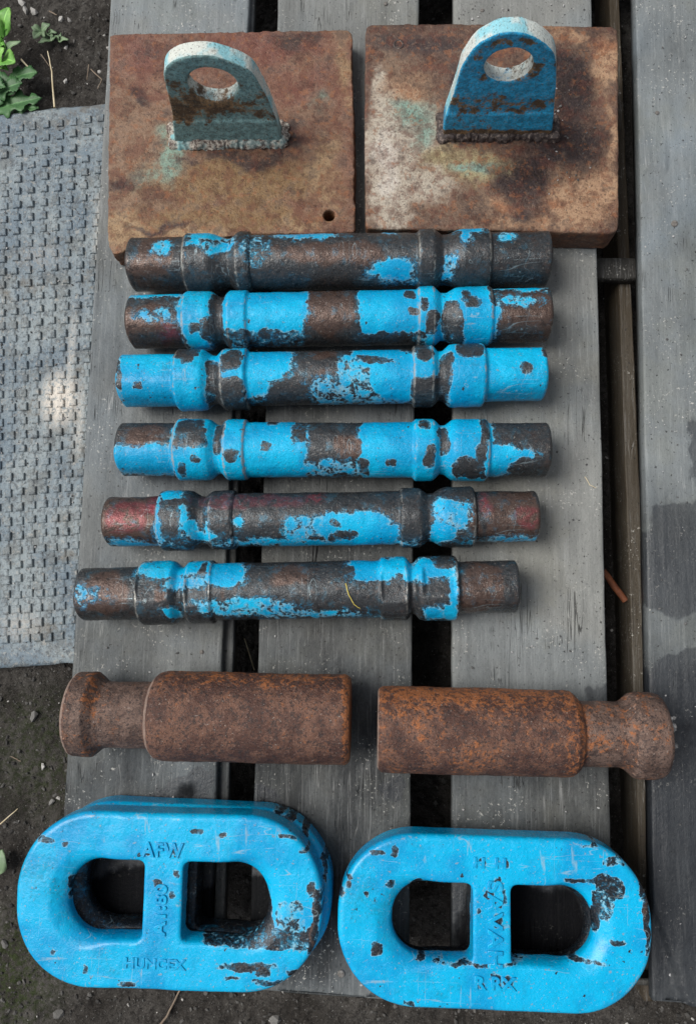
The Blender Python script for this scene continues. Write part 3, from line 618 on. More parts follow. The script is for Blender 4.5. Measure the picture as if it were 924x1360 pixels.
def colB(V):
    n = fbm(V, 24, 4, 13); n2 = fbm(V, 60, 3, 17); m = fbm(V, 9, 4, 34, .6); c = np.tile([.125, .072, .050], (len(V), 1))*(1+.4*n[:, None])
    c = cmix(c, np.clip(.35+1.7*m, 0, 1)*.7, (.22, .15, .10), V)
    c = cmix(c, blob(V, ZB, (520, 90, 40, 60, .7), (590, 240, 70, 60, .6)), (.24, .17, .115), V)
    wh = blob(V, ZB, (512, 195, 34, 75, 1.3), (515, 262, 34, 46, 1.2), (545, 165, 40, 34, 1.05), (560, 225, 50, 50, .85), (520, 292, 40, 16, 1.0), (500, 120, 14, 40, .8))
    c = cmix(c, np.clip(wh*(1.3+.4*n), 0, 1), (.50, .47, .39), V)
    c = cmix(c, np.clip(blob(V, ZB, (510, 200, 20, 50, 1.3), (512, 250, 18, 30, 1.2)), 0, 1)*.7, (.66, .65, .59), V)
    c = cmix(c, blob(V, ZB, (640, 225, 55, 22, 1.1), (600, 212, 50, 26, .8)), (.40, .36, .20), V)
    c = cmix(c, blob(V, ZB, (545, 148, 34, 26, .9), (560, 170, 20, 34, .8), (632, 228, 30, 9, 1))*.9, (.24, .40, .34), V)
    tn = blob(V, ZB, (775, 262, 52, 55, 1.25), (700, 298, 80, 12, 1), (800, 80, 24, 50, 1.2), (750, 48, 36, 18, .9), (540, 122, 46, 22, .7), (665, 275, 22, 16, .8), (808, 180, 12, 80, .8))
    c = cmix(c, np.clip(tn, 0, 1), (.46, .31, .19), V)
    c = cmix(c, np.clip(blob(V, ZB, (800, 55, 22, 14, .9), (668, 278, 16, 12, 1), (740, 268, 18, 14, .9), (790, 240, 16, 40, .5))*.6, 0, 1), (.38, .16, .07), V)
    dk = blob(V, ZB, (752, 110, 34, 60, 1.3), (740, 190, 50, 56, 1.3), (700, 235, 44, 44, 1.2), (690, 290, 30, 16, .8), (560, 60, 80, 22, .9), (600, 115, 20, 44, .8), (530, 60, 12, 10, .6), (640, 190, 50, 10, .9))
    c = cmix(c, np.clip(dk, 0, 1), (.048, .033, .034), V)
    c = cmix(c, blob(V, ZB, (529, 58, 9, 9, 1)), (.02, .018, .017))
    return cmix(c, sst(V[:, 2], ZB-.003, ZB-.008)*.8, (.12, .055, .032))
rB = make_plate('right rusty plate with whitish bare area, dark gritty patch and upright blue eye lug',
    [(485, 44), (487, 36), (494, 32), (600, 31), (700, 33), (812, 35), (819, 39), (820, 50), (821, 180), (821, 297), (819, 306), (812, 310), (650, 306), (500, 304), (488, 303), (485, 299), (484, 180)], ZB, None, colB,
    lambda V: np.clip(blob(V, ZB, (752, 110, 34, 50, 1), (745, 190, 46, 48, 1), (700, 235, 40, 36, .9))+.05, 0, 1), seed=41)
c = at(529, 59, ZB); V, Q = lathe([(-.002, .0075), (.0005, .0072), (.0008, .0055), (-.0016, .004), (-.002, .0001)], c, (0, 0, 1), (1, 0, 0), 20); obj('plugged_hole', V, Q, M_WELD, rB, attrs={'rust': np.ones(len(V))})
make_lug(rB, [(588, 180), (590, 159), (600, 131), (609, 102), (615, 86), (631, 63), (647, 53), (665, 45.5), (688, 44), (711, 51), (727, 62), (737, 77), (738, 111), (735, 147), (733, 180)], (675, 88, 32), 181, ZB, .021, M_LUGB,
    lambda V, y0, zt: .55+.5*fbm(V, 16, 3, 8)-.62*sst(np.abs(V[:, 2]+.035*fbm(V, 22, 4, 6)-zt-.072), .026, .008)-.5*sst(np.abs(np.hypot(V[:, 0]-at(675, 88, .19)[0], V[:, 2]-zt-.138)-.036), .009, .004)*sst(fbm(V, 30, 3, 7), -.1, .1)-1.1*sst(V[:, 2]-zt, .022, .010),
    lambda V, y0, th, hc, hr: np.where(V[:, 1] > y0+.0022, 1.0, 0.)*np.where(np.hypot(V[:, 0]-hc[0], V[:, 2]-hc[2]) < hr+.004, .75, 1)*sst(V[:, 2], ZB+.02, ZB+.06), 1.0, 51)

# ------------------------------------------------------------------ six forged bars
def sweep(c0, c1, rfun, nseg, nst, seed, sq=None, flats=(), rotq=0.):
    ax = c1-c0; L = np.linalg.norm(ax); ax = ax/L; up = np.array([0, 0, 1.]); up = up-up.dot(ax)*ax; up /= np.linalg.norm(up); sd_ = np.cross(ax, up)   # sd_ points to +Y-ish or -Y-ish
    if sd_[1] < 0: sd_ = -sd_
    u = np.linspace(0, L, nst); th = np.linspace(0, 2*np.pi, nseg, endpoint=False)
    Ug, Tg = np.meshgrid(u, th, indexing='ij'); R = rfun(u)[:, None]*np.ones_like(Tg)
    if sq is not None:
        n_ = sq(u)[:, None]; ct, st = np.abs(np.cos(Tg-rotq)), np.abs(np.sin(Tg-rotq)); R = R*(ct**n_+st**n_)**(-1/n_)/(1+.10*(n_-2)/2)
    for (ua, ub, ta, d_) in flats:
        w_ = sst(Ug, ua-.002, ua+.002)*sst(Ug, ub+.002, ub-.002); cc = np.cos(Tg-ta); lim = np.where(cc > .2, d_/np.maximum(cc, .2), 9); R = R*(1-w_)+np.minimum(R, lim)*w_
    D = np.cos(Tg)[..., None]*up+np.sin(Tg)[..., None]*sd_; P = c0+ax*Ug[..., None]+D*R[..., None]
    R2 = R+.0011*fbm(P, 22, 3, seed)+.0006*fbm(P, 110, 3, seed+5); P = c0+ax*Ug[..., None]+D*R2[..., None]
    return P, Ug, Tg, R, L
def grid_part(P, i0, i1, cap0, cap1, A, flip):
    sub = P[i0:i1+1]; m, k = sub.shape[:2]; V = sub.reshape(-1, 3); i = np.arange(m*k).reshape(m, k); j = np.roll(i, -1, 1)
    Q = np.stack([i[:-1], i[1:], j[1:], j[:-1]], -1).reshape(-1, 4); at_ = {n: a[i0:i1+1].reshape(-1) for n, a in A.items()}
    ex, qx = [], []
    for on, row, rev in ((cap0, 0, False), (cap1, m-1, True)):
        if not on: continue
        cen = sub[row].mean(0); prev = i[row]
        for f_ in (.75, .45, .15):
            r = cen+(sub[row]-cen)*f_; ids = len(V)+sum(len(e) for e in ex)+np.arange(k); ex.append(r)
            q = np.stack([prev, np.roll(prev, -1), np.roll(ids, -1), ids], -1); qx.append(q[:, ::-1] if rev else q); prev = ids
        qx.append(np.array([[prev[a], prev[a+1], prev[k-2-a], prev[k-1-a]] if not rev else [prev[k-1-a], prev[k-2-a], prev[a+1], prev[a]] for a in range(k//2-1)]))
        for n in at_: at_[n] = np.concatenate([at_[n], np.tile(A[n][i0 if not rev else i1], 3)])
    if ex: V = np.concatenate([V]+ex); Q = np.concatenate([Q]+qx)
    if flip: Q = Q[:, ::-1]
    return V, Q, at_
def make_bar(label, xL, xR, yL, yR, st, rs, pos, neg, pink=(), brown=(), seed=0, flats=(), sqn=(2.6, 2.6), rotq=.3, stubr=(33, 33), bands=()):
    """st = (collarL0, collarL1, ridgeL0, ridgeL1, ridgeR0, ridgeR1, collarR0, collarR1) in measured picture units"""
    zc = .0370; c0 = at(xL, yL, zc); c1 = at(xR, yR, zc); c0[0] = at(xL, yL, .066)[0]; c1[0] = at(xR, yR, .066)[0]; sx = S((xL+xR)/2, (yL+yR)/2, zc+.015)*.985
    u2 = lambda x: (x-xL)/(xR-xL)*np.linalg.norm(c1-c0)
    rc, rr, rn, rm = [r*sx for r in (rs[0]+.8, rs[1]+1.8, rs[2]-3.0, rs[3]-.4)]; s0, s1 = stubr[0]*sx, stubr[1]*sx; a, b_, c_, d_, e_, f_, g_, h_ = [u2(v) for v in st]; L = u2(xR); mm = .001
    kn = [(0, s0-.0035), (.6*mm, s0-.002), (3*mm, s0), (a-1*mm, s0), (a+1.5*mm, rc-.0015), (a+4*mm, rc), (b_-4*mm, rc), (b_+2*mm, rc-.0012), (b_*.55+c_*.45, rn+.0006), (b_*.3+c_*.7, rn), (c_-1*mm, rr-.0016), (c_+2*mm, rr), (d_-2*mm, rr), (d_+1.5*mm, rm),
          (e_-1.5*mm, rm), (e_+2*mm, rr), (f_-2*mm, rr), (f_+1*mm, rr-.0016), (f_*.7+g_*.3, rn), (f_*.45+g_*.55, rn+.0006), (g_-2*mm, rc-.0012), (g_+4*mm, rc), (h_-4*mm, rc), (h_-1.5*mm, rc-.0015), (h_+1*mm, s1), (L-3*mm, s1), (L-.6*mm, s1-.002), (L, s1-.0035)]
    ku, kr = np.array(kn).T; nst = 330
    sqf = lambda u: np.where(u < a, sqn[0], np.where(u > h_, sqn[1], 2.08))
    fl = [(u2(x0), u2(x1), ta, dd*sx) for (x0, x1, ta, dd) in flats]
    P, U_, T_, R_, L_ = sweep(c0, c1, lambda u: np.interp(u, ku, kr), 144, nst, seed, sqf, fl, rotq)
    PX = xL+U_/L*(xR-xL); yc = yL+(yR-yL)*U_/L; PY = yc-np.sin(T_)*R_/sx
    A = {'paint': patch_field(PX, PY, pos, neg), 'rust': np.clip(patch_field(PX, PY, brown, (), 0., 14)+np.where((U_ < a) | (U_ > h_), .38, .16), 0, 1), 'pink': np.clip(patch_field(PX, PY, pink, (), 0., 12), 0, 1)}
    wr = np.zeros_like(PX)
    for v in (a+.0025, c_+.001, d_-.001, e_+.001, f_-.001, h_-.0025): wr = np.maximum(wr, np.exp(-((U_-v)/.0022)**2))
    for v in (.001, L-.001): wr = np.maximum(wr, .55*np.exp(-((U_-v)/.002)**2))
    A['wear'] = wr*(.60+.5*fbm(P, 18, 3, seed+3))  # edge wear, strengthened so the ridge highlights are put into the colour
    low = P[..., 2].min(); P[..., 2] -= low-.0006
    cen = (c0+c1)/2; root = thing('forged_bar', label, 'steel bar', (cen[0], cen[1], 0), 'blue painted steel bars laid side by side')
    iu = [int(round(v/L*(nst-1))) for v in (a-.0008, d_+.0008, e_-.0008, h_+.0008)]
    for nm, i0, i1, k0, k1 in (('end_stub', 0, iu[0], True, False), ('collar', iu[0], iu[1], False, False), ('shaft', iu[1], iu[2], False, False), ('collar', iu[2], iu[3], False, False), ('end_stub', iu[3], nst-1, False, True)):
        V, Q, at_ = grid_part(P, i0, i1, k0, k1, A, True); obj(nm, V, Q, M_BAR, root, attrs=at_)
    return root
E = .12   # speckled, half worn patches
make_bar('dark steel bar with only a few blue flecks, topmost of the six, against the plates', 167, 733, 354, 346, (243, 281, 316, 334, 558, 580, 614, 654), (38.5, 39, 35, 36.5),
    [(277, 324, 25, 12), (262, 336, 8, 9), (254, 344, 4, 9), (295, 340, 22, 14, E), (410, 322, 42, 10, E+.06), (395, 318, 22, 6), (518, 315, 9, 5), (522, 373, 30, 9), (625, 316, 22, 8), (622, 328, 6, 14), (600, 366, 10, 12, E), (675, 325, 10, 9, E), (215, 345, 12, 12, E), (345, 345, 18, 22, -.05)], [(262, 360, 14, 16)],
    brown=[(440, 352, 100, 22), (205, 355, 30, 40)], seed=61, stubr=(33.5, 33.5))
make_bar('bar painted blue either side of a bare middle, second of the six', 166, 734, 429, 420, (242, 278, 304, 330, 558, 580, 610, 657), (38.5, 38, 34, 36.5),
    [(205, 399, 42, 6), (210, 432, 24, 8, E), (262, 424, 22, 50), (330, 424, 34, 50), (362, 420, 50, 46), (520, 415, 42, 48), (545, 432, 30, 40), (575, 420, 30, 50), (600, 400, 22, 22), (636, 420, 26, 50), (695, 389, 42, 6), (690, 412, 24, 8, E)],
    [(291, 432, 9, 60), (279, 447, 9, 14), (355, 458, 60, 8, .1), (548, 401, 9, 8), (551, 428, 7, 5), (564, 418, 5, 9), (577, 440, 9, 14), (602, 436, 14, 22), (620, 407, 6, 10), (630, 416, 10, 8), (655, 402, 5, 16), (520, 458, 50, 7), (262, 450, 10, 6)],
    brown=[(440, 420, 40, 40), (195, 440, 40, 30), (700, 430, 40, 40)], pink=[(225, 452, 20, 10)], seed=62, stubr=(34, 34))
make_bar('bar with fully blue ends and large brown flakes on its collars, third of the six', 155, 727, 508, 499, (232, 268, 296, 330, 551, 578, 602, 647), (41, 39.5, 35.5, 36),
    [(195, 508, 46, 50), (252, 514, 24, 60), (284, 495, 20, 35), (338, 492, 56, 26), (320, 510, 40, 30), (505, 482, 36, 20), (525, 505, 34, 34), (470, 500, 20, 22, E), (480, 528, 60, 18, E-.04), (565, 500, 18, 24), (590, 480, 16, 18), (625, 505, 28, 60), (690, 500, 46, 50)],
    [(158, 510, 4, 24), (184, 523, 7, 5), (249, 476, 20, 12), (256, 490, 9, 8), (312, 489, 14, 16), (289, 512, 12, 22), (308, 530, 24, 16), (566, 479, 12, 12), (595, 505, 10, 26), (580, 530, 20, 20), (560, 524, 12, 10), (626, 474, 20, 13), (697, 499, 8, 7), (724, 474, 6, 8), (500, 488, 26, 5)],
    brown=[(430, 480, 40, 14), (435, 505, 18, 10)], seed=63, stubr=(34, 34))
make_bar('bar with half blue ends and a brown scuff mid-length, fourth of the six', 153, 732, 598, 599, (231, 276, 300, 328, 553, 580, 606, 652), (41, 39.5, 36, 37.5),
    [(195, 616, 50, 17), (262, 600, 34, 60), (350, 600, 62, 60), (310, 600, 40, 60), (440, 627, 70, 7, E), (520, 598, 40, 60), (580, 600, 34, 60), (628, 600, 30, 60), (692, 612, 20, 9), (662, 616, 22, 18)],
    [(250, 574, 14, 11), (263, 593, 18, 12), (266, 568, 7, 7), (268, 580, 8, 4), (265, 618, 6, 5), (243, 629, 6, 7), (294, 588, 7, 22), (312, 612, 10, 9), (365, 567, 8, 5), (355, 600, 8, 6), (240, 590, 5, 14), (400, 575, 10, 18, .2), (470, 601, 16, 18), (490, 625, 7, 8), (524, 622, 5, 4), (567, 573, 10, 7), (573, 612, 8, 14), (592, 592, 7, 18), (645, 585, 6, 26), (625, 628, 22, 12), (640, 612, 8, 12), (700, 626, 24, 10), (725, 614, 8, 20)],
    brown=[(465, 600, 30, 22), (190, 585, 40, 20)], seed=64, stubr=(35, 35))
make_bar('dark bar with reddish ends and a blue patch right of centre, fifth of six', 135, 717, 693, 686, (209, 252, 280, 312, 535, 562, 592, 634), (40.5, 38.5, 35.5, 36.5),
    [(228, 658, 16, 9), (213, 690, 4, 40, .3), (249, 690, 5, 18), (257, 708, 8, 12), (270, 716, 20, 6), (278, 706, 3, 16), (322, 699, 6, 9), (475, 706, 48, 22), (445, 702, 24, 14, .2), (400, 706, 20, 16, E), (520, 712, 14, 14), (420, 724, 120, 4), (593, 690, 18, 24, .2), (590, 710, 18, 14), (612, 690, 14, 18, E), (180, 726, 50, 4), (690, 719, 40, 3)], [(463, 713, 15, 6), (445, 716, 5, 5), (450, 700, 6, 5)],
    pink=[(205, 675, 16, 22), (170, 690, 30, 26, .5), (330, 668, 90, 12, .35), (422, 665, 20, 12, .6), (646, 670, 10, 20), (700, 690, 16, 16, .5)], brown=[(170, 690, 40, 40), (680, 690, 40, 40), (630, 690, 10, 40)], seed=65, stubr=(33.5, 33.5), sqn=(2.3, 2.3))
make_bar('blackened bar with blue upper side and flat spots on its collars, lowest of the six', 100, 690, 789, 779, (183, 228, 250, 284, 508, 543, 562, 611), (42.5, 41, 37, 39),
    [(222, 756, 38, 14), (262, 752, 26, 10), (302, 762, 30, 17), (250, 775, 26, 9, E), (112, 790, 8, 12, E), (135, 788, 12, 8, -.02), (498, 756, 34, 18), (530, 750, 20, 12), (545, 762, 10, 10), (575, 756, 30, 12), (603, 790, 6, 26), (560, 770, 8, 8), (575, 813, 14, 9), (598, 812, 10, 10), (330, 806, 60, 10, E), (230, 815, 10, 8), (420, 815, 60, 5, E)],
    [(272, 757, 6, 12), (592, 748, 16, 6), (330, 748, 8, 4), (465, 762, 10, 10, .3)], brown=[(390, 765, 44, 18), (140, 785, 40, 30), (640, 780, 30, 40), (300, 790, 10, 20), (220, 790, 20, 16)], seed=66,
    flats=[(186, 226, .30, 37.5), (252, 282, .1, 36.5), (510, 541, .1, 37), (565, 606, .25, 37.5)], stubr=(35.5, 34.5), sqn=(2.5, 2.5))

# ------------------------------------------------------------------ two rusty pins
def make_pin(label, xs, ys, prof, splits, names, seed, orange, smooth_ranges, pale_rims):
    (xa, xb), (ya, yb) = xs, ys; zc = .055; c0 = at(xa, ya, zc); c1 = at(xb, yb, zc); c0[0] = at(xa, ya, .106)[0]; c1[0] = at(xb, yb, .106)[0]; L = np.linalg.norm(c1-c0); sx = S((xa+xb)/2, (ya+yb)/2, zc+.02)*.99
    u2 = lambda x: (x-xa)/(xb-xa)*L
    ku = np.array([u2(p[0]) for p in prof]); kr = np.array([p[1]*sx for p in prof]); nst = 300
    P, U_, T_, R_, _ = sweep(c0, c1, lambda u: np.interp(u, ku, kr), 180, nst, seed)
    P[..., 2] -= P[..., 2].min()-.0006
    PX = xa+U_/L*(xb-xa); rz = np.ones_like(PX)
    for x0, x1 in smooth_ranges: rz = np.minimum(rz, 1-sst(PX, x0-4, x0+4)*sst(PX, x1+4, x1-4))
    A = {'rust': rz, 'orange': np.clip(orange(PX, np.sin(T_))+.25*fbm(P, 12, 3, seed), 0, 1.3)}
    A['wear'] = np.zeros_like(PX)
    for x0, x1 in pale_rims: A['wear'] = np.maximum(A['wear'], (.38 if x1-x0 > 8 else .7)*sst(PX, x0-2, x0+1)*sst(PX, x1+2, x1-1))  # pale rims; the head's lit left edge is put into this colour
    cen = (c0+c1)/2; root = thing('steel_pin', label, 'pin', (cen[0], cen[1], 0), 'rusty headed pins')
    ii = [0]+[int(round(u2(x)/L*(nst-1))) for x in splits]+[nst-1]
    for k, nm in enumerate(names):
        V, Q, at_ = grid_part(P, ii[k], ii[k+1], k == 0, k == len(names)-1, A, True); obj(nm, V, Q, M_RUST, root, attrs=at_)
    return root
pA = make_pin('rusty brown round pin with its flanged head to the left, left of the two pins', (78, 463), (947, 955),
    [(78, 52.5), (79.5, 54.5), (83, 55.5), (103, 56.5), (107, 55.5), (118, 46), (123, 43.8), (132, 43.5), (187, 43.8), (189, 49), (196, 56), (202, 58), (208, 59), (300, 59), (440, 59), (455, 59), (459, 57.5), (463, 54)], (130, 190), ('head', 'neck', 'barrel'), 71,
    lambda x, s: .12+.62*sst(s, .45, .95)*sst(x, 170, 230)+.5*sst(s, .6, .95)*sst(x, 120, 100)+.9*sst(x, 450, 459)+.35*sst(np.abs(x-114), 12, 8), ((84, 186),), ((76, 82), (189, 194)))
pB = make_pin('orange-brown rusty round pin with its domed head to the right, right of the two pins', (501, 900), (968, 978),
    [(501, 51), (503, 55), (508, 58), (520, 58.5), (700, 58.5), (765, 58), (773, 57), (782, 50), (785, 44), (840, 44), (846, 46.5), (857, 56), (863, 58), (884, 58), (894, 56), (899, 52), (900, 49)], (784, 838), ('barrel', 'neck', 'head'), 72,
    lambda x, s: .30+.40*sst(s, .2, .9)*sst(x, 800, 760)+.35*sst(np.abs(x-770), 22, 8)+.2*sst(s, .6, .95), ((788, 900),), ((498, 503), (851, 861)))
# clod of dried mud and cobweb on the right pin's head
c = at(884, 972, .085); n = 40; q = RNG.normal(size=(n, 3))*np.array([.008, .009, .0035]); q[:, 1] += q[:, 0]*.6
V, Q, C_ = rocks(c+q-np.array([0, 0, .004]), .0018+.0026*RNG.random(n), np.repeat((.14+.18*RNG.random(n))[:, None], 3, 1)); tag(obj('mud_clod', V, Q, M_PEB, attrs={'Col': C_}, loc=c, smooth=False), 'crumbly pale grey clod stuck on the head of the right pin', 'dirt')

# ------------------------------------------------------------------ blue double-eye links
def sd_rbox(X, Y, hx, hy, r):
    qx, qy = np.abs(X)-hx+r, np.abs(Y)-hy+r; return np.sqrt(np.maximum(qx, 0)**2+np.maximum(qy, 0)**2)+np.minimum(np.maximum(qx, qy), 0)-r
def link_shape(root, c, zb, hx, hy, R, holes, rot, th, res, seed, mat, posf, rustf, names=('ring', 'crossbar'), lower=False):
    """holes: (xl, xm0, xm1, xr, yb, yt) local metres"""
    lo = [-hx-.006, -hy-.006, -.004]; hi = [hx+.006, hy+.006, th+.004]; X, Y, Zg = grid3(lo, hi, res); P = np.stack([X+c[0], Y+c[1], Zg+zb], -1)
    X2, Y2 = X[:, :, 0], Y[:, :, 0]; d2 = sd_rbox(X2, Y2, hx, hy, R)[:, :, None]; zc = th/2; dz = np.abs(Zg-zc)-th/2
    d = extr(d2+.0008*fbm(P, 18, 2, seed), dz+.0005*fbm(P, 35, 2, seed+2), .0065)
    xl, xm0, xm1, xr, yb, yt = holes; hxc, hyc, hw, hh = (xl+xr)/2, (yb+yt)/2, (xr-xl)/2, (yt-yb)/2
    hs = sd_rbox(X2-hxc, Y2-hyc, hw, hh, hh*.93)[:, :, None]; bar = np.maximum(xm0-X2, X2-xm1)[:, :, None]      # >0 outside the bar
    f = np.clip((Zg-(th-.016))/.016, 0, 1); f = f*f; f2 = np.clip((.016-Zg)/.016, 0, 1)**2; fun = (f+f2)
    endw = sst(np.abs(X2-hxc), hw*.50, hw*1.0)[:, :, None]
    hs = hs-fun*(.003+.015*endw)
    hole = smax(hs, -(bar-fun*.002), .010)
    d = smax(d, -hole, .0045)
    # raised cartouche on the crossbar
    V, Q = surface_nets(d, lo, res)
    Vw0 = V.copy(); V[:, 2] += .0005*fbm(V+c, 60, 3, seed+7)*(np.abs(V[:, 2]-th) < .01)
    ca, sa = math.cos(rot), math.sin(rot); Vw = np.stack([c[0]+V[:, 0]*ca-V[:, 1]*sa, c[1]+V[:, 0]*sa+V[:, 1]*ca, zb+V[:, 2]], -1)
    qc = V[Q].mean(1); isbar = (qc[:, 0] > xm0-.004) & (qc[:, 0] < xm1+.004) & (qc[:, 1] > yb-.001) & (qc[:, 1] < yt+.001)
    ix = np.clip(((V-np.array(lo))/res).astype(int), 0, np.array(d.shape)-1); hv = hole[tuple(ix.T)]
    deep = (hv < .006)*sst(V[:, 2]+.006*fbm(V, 45, 3, 5), th*.36, th*.12) if not lower else (.74+.3*fbm(V, 25, 2, 9))*sst(hv+.004*fbm(V, 30, 3, 5), .020, .013)+.5*(hv < .008)*sst(V[:, 2], th*.8, th*.5)  # walls go bare with depth; lower link's shade is put into the mask
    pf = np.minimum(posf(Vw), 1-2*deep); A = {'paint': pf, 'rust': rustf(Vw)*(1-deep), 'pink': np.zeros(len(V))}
    sd = sd_rbox(V[:, 0], V[:, 1], hx, hy, R); A['wear'] = .30*np.exp(-((sd+.004)/.003)**2)*(np.abs(V[:, 2]-th) < .006)*(1+.8*fbm(V, 20, 3, seed))
    for nm, mk in ((names[0], ~isbar), (names[1], isbar)):
        u, q = submesh(V, Q, mk); obj(nm, Vw[u], q, mat, root, attrs={k: a[u] for k, a in A.items()})
def letters(root, text, px, py, z, hpx, rotz, wear, stretch=1.0, ext=.0011, spread=1.0):
    cu = bpy.data.curves.new('raised_lettering', 'FONT'); cu.body = text; cu.align_x = 'CENTER'; cu.align_y = 'CENTER'; cu.size = hpx*S(px, py, z)*1.42; cu.extrude = ext; cu.bevel_depth = .0005; cu.bevel_resolution = 1; cu.offset = .0003; cu.space_character = spread
    t = bpy.data.objects.new('tmp', cu); COL.objects.link(t); bpy.context.view_layer.update(); me = bpy.data.meshes.new_from_object(t.evaluated_get(bpy.context.evaluated_depsgraph_get())); bpy.data.objects.remove(t)
    n = len(me.vertices); co = np.empty(n*3, np.float32); me.vertices.foreach_get('co', co); co = co.reshape(-1, 3); co[:, 0] *= stretch
    me.vertices.foreach_set('co', co.ravel()); me.name = 'raised_lettering'; me.materials.clear(); me.materials.append(M_LINK)
    a = me.attributes.new('paint', 'FLOAT', 'POINT'); a.data.foreach_set('value', np.full(n, wear, np.float32)); a = me.attributes.new('rust', 'FLOAT', 'POINT'); a.data.foreach_set('value', np.full(n, .8, np.float32))
    o = bpy.data.objects.new('raised_lettering', me); COL.objects.link(o); o.parent = root; o.location = Vector(at(px, py, z)-wpos(root)); o.rotation_euler = (0, 0, rotz)
def zfield(px_list, zt, neg=(), base=1.0):
    def f(V):
        sx = S(*px_list, zt); X = V[:, 0]/sx; Y = -V[:, 1]/sx
        def cv(e): c = at(e[0], e[1], zt)/sx; return (c[0], -c[1])+tuple(e[2:])
        return patch_field(X, Y, [], [cv(e) for e in neg], base, 10.)
    return f
def rustz(lst, zt, base=.0):
    def f(V):
        return np.clip(base+blob(V, zt, *lst), 0, 1)
    return f
def make_link(label, lowlabel, ux, uy, zt, wpx, hpx, holes_px, low, neg, rst, rot, seed, lowneg):
    c = at(ux, uy, zt); sx = S(ux, uy, zt); hx, hy = wpx/2*sx, hpx/2*sx
    hl = [(v-ux)*sx for v in holes_px[:4]]+[(uy-holes_px[4])*sx, (uy-holes_px[5])*sx]
    T = zt/2; th = T-.0004; root = thing('double_eye_link', label, 'chain link', (c[0], c[1], T), 'blue cast links stacked in pairs')
    link_shape(root, c, T, hx, hy, hy*.93, hl, rot, th, .0017, seed, M_LINK, zfield((ux, uy), zt, neg), rustz(rst, zt))
    c2 = at(low[0], low[1], T); root2 = thing('double_eye_link', lowlabel, 'chain link', (c2[0], c2[1], 0), 'blue cast links stacked in pairs')
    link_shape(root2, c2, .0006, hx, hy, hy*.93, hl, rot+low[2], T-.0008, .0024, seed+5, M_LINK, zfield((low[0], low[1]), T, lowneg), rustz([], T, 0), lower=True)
    return root, root2
L1, L1b = make_link('blue cast link with AFW lettering, on top of the left stack', 'blue cast link lying underneath the AFW lettered link in the left stack', 222, 1198, .077, 408, 222, (86, 191, 240, 354, 1246, 1150), (243, 1181, -.02),
    [(260, 1104, 10, 4), (298, 1110, 6, 3), (198, 1130, 4, 6), (235, 1129, 6, 5), (211, 1174, 5, 5), (229, 1187, 4, 4), (237, 1160, 4, 5), (60, 1115, 10, 5), (330, 1253, 32, 8, .10), (365, 1248, 26, 15, .12), (385, 1225, 20, 26, -.02), (398, 1250, 12, 12, .04), (295, 1251, 26, 5, .1), (352, 1218, 8, 26, .5), (330, 1284, 34, 5, .4), (350, 1291, 8, 7), (415, 1180, 4, 10), (421, 1215, 5, 30), (412, 1250, 6, 16), (405, 1130, 6, 3), (380, 1112, 10, 3), (170, 1307, 10, 3), (355, 1305, 16, 3), (395, 1293, 14, 4), (68, 1268, 4, 3), (112, 1288, 3, 5), (90, 1185, 5, 16, .4), (85, 1120, 5, 3), (309, 1300, 8, 3)],
    [(419, 1225, 5, 50, 1), (350, 1290, 40, 8, .3), (330, 1244, 30, 4, .6)], .006, 81, [(385, 1085, 12, 4), (405, 1100, 5, 12), (95, 1095, 16, 3), (372, 1076, 10, 3), (430, 1150, 3, 20, .3)])
L2, L2b = make_link('blue cast link with chipped lettering down its crossbar, on top of the right stack', 'blue cast link lying underneath, lower one of the right stack', 655, 1227, .077, 418, 222, (520, 629, 677, 790, 1277, 1180), (650, 1223, 0),
    [(523, 1130, 6, 6), (500, 1135, 10, 3), (517, 1176, 6, 5), (556, 1174, 8, 3), (464, 1163, 4, 4), (461, 1174, 3, 5), (453, 1186, 5, 7), (486, 1188, 3, 3), (498, 1262, 8, 8, .4), (641, 1145, 4, 4), (669, 1148, 4, 4), (660, 1168, 6, 3), (649, 1187, 6, 7), (662, 1200, 5, 5), (660, 1222, 5, 10, .4), (637, 1211, 3, 4), (671, 1190, 3, 8), (785, 1170, 20, 5, .15), (810, 1180, 18, 16, .06), (803, 1202, 9, 22, .05), (793, 1215, 6, 28, .3), (764, 1170, 14, 4), (765, 1279, 30, 3, .4), (818, 1252, 8, 4), (770, 1148, 40, 6, -.12), (815, 1145, 14, 6, .0), (852, 1180, 4, 16, .4), (859, 1220, 4, 40, .5), (675, 1306, 6, 8), (637, 1310, 4, 4), (546, 1333, 5, 3), (660, 1300, 6, 8, .2), (640, 1282, 50, 2.5, .3), (782, 1125, 12, 2, 0), (460, 1287, 4, 4), (690, 1125, 120, 2, -.2), (562, 1278, 6, 3)],
    [(858, 1220, 8, 60, .8), (795, 1215, 10, 30, .4)], 0, 91, [(650, 1110, 200, 3, -.2)])
letters(L1, 'AFW', 216, 1130, .077, 18, .0, .9, .92, spread=1.12, ext=.0012); letters(L1, 'A1:80', 214, 1208, .077, 15, math.pi/2, 1., 1.15, spread=1.1, ext=.0010); letters(L1, 'HUNCEX', 205, 1281, .077, 12, 0, 1., 1.15, ext=.0005)
letters(L2, 'H  H', 650, 1147, .077, 13, 0, .9, 1.2, ext=.0009); letters(L2, 'SAVAH', 656, 1228, .077, 19, -math.pi/2, .7, 1.25, spread=1.1, ext=.0012); letters(L2, 'R RX', 656, 1307, .077, 16, 0, .7, 1.1, ext=.0011)

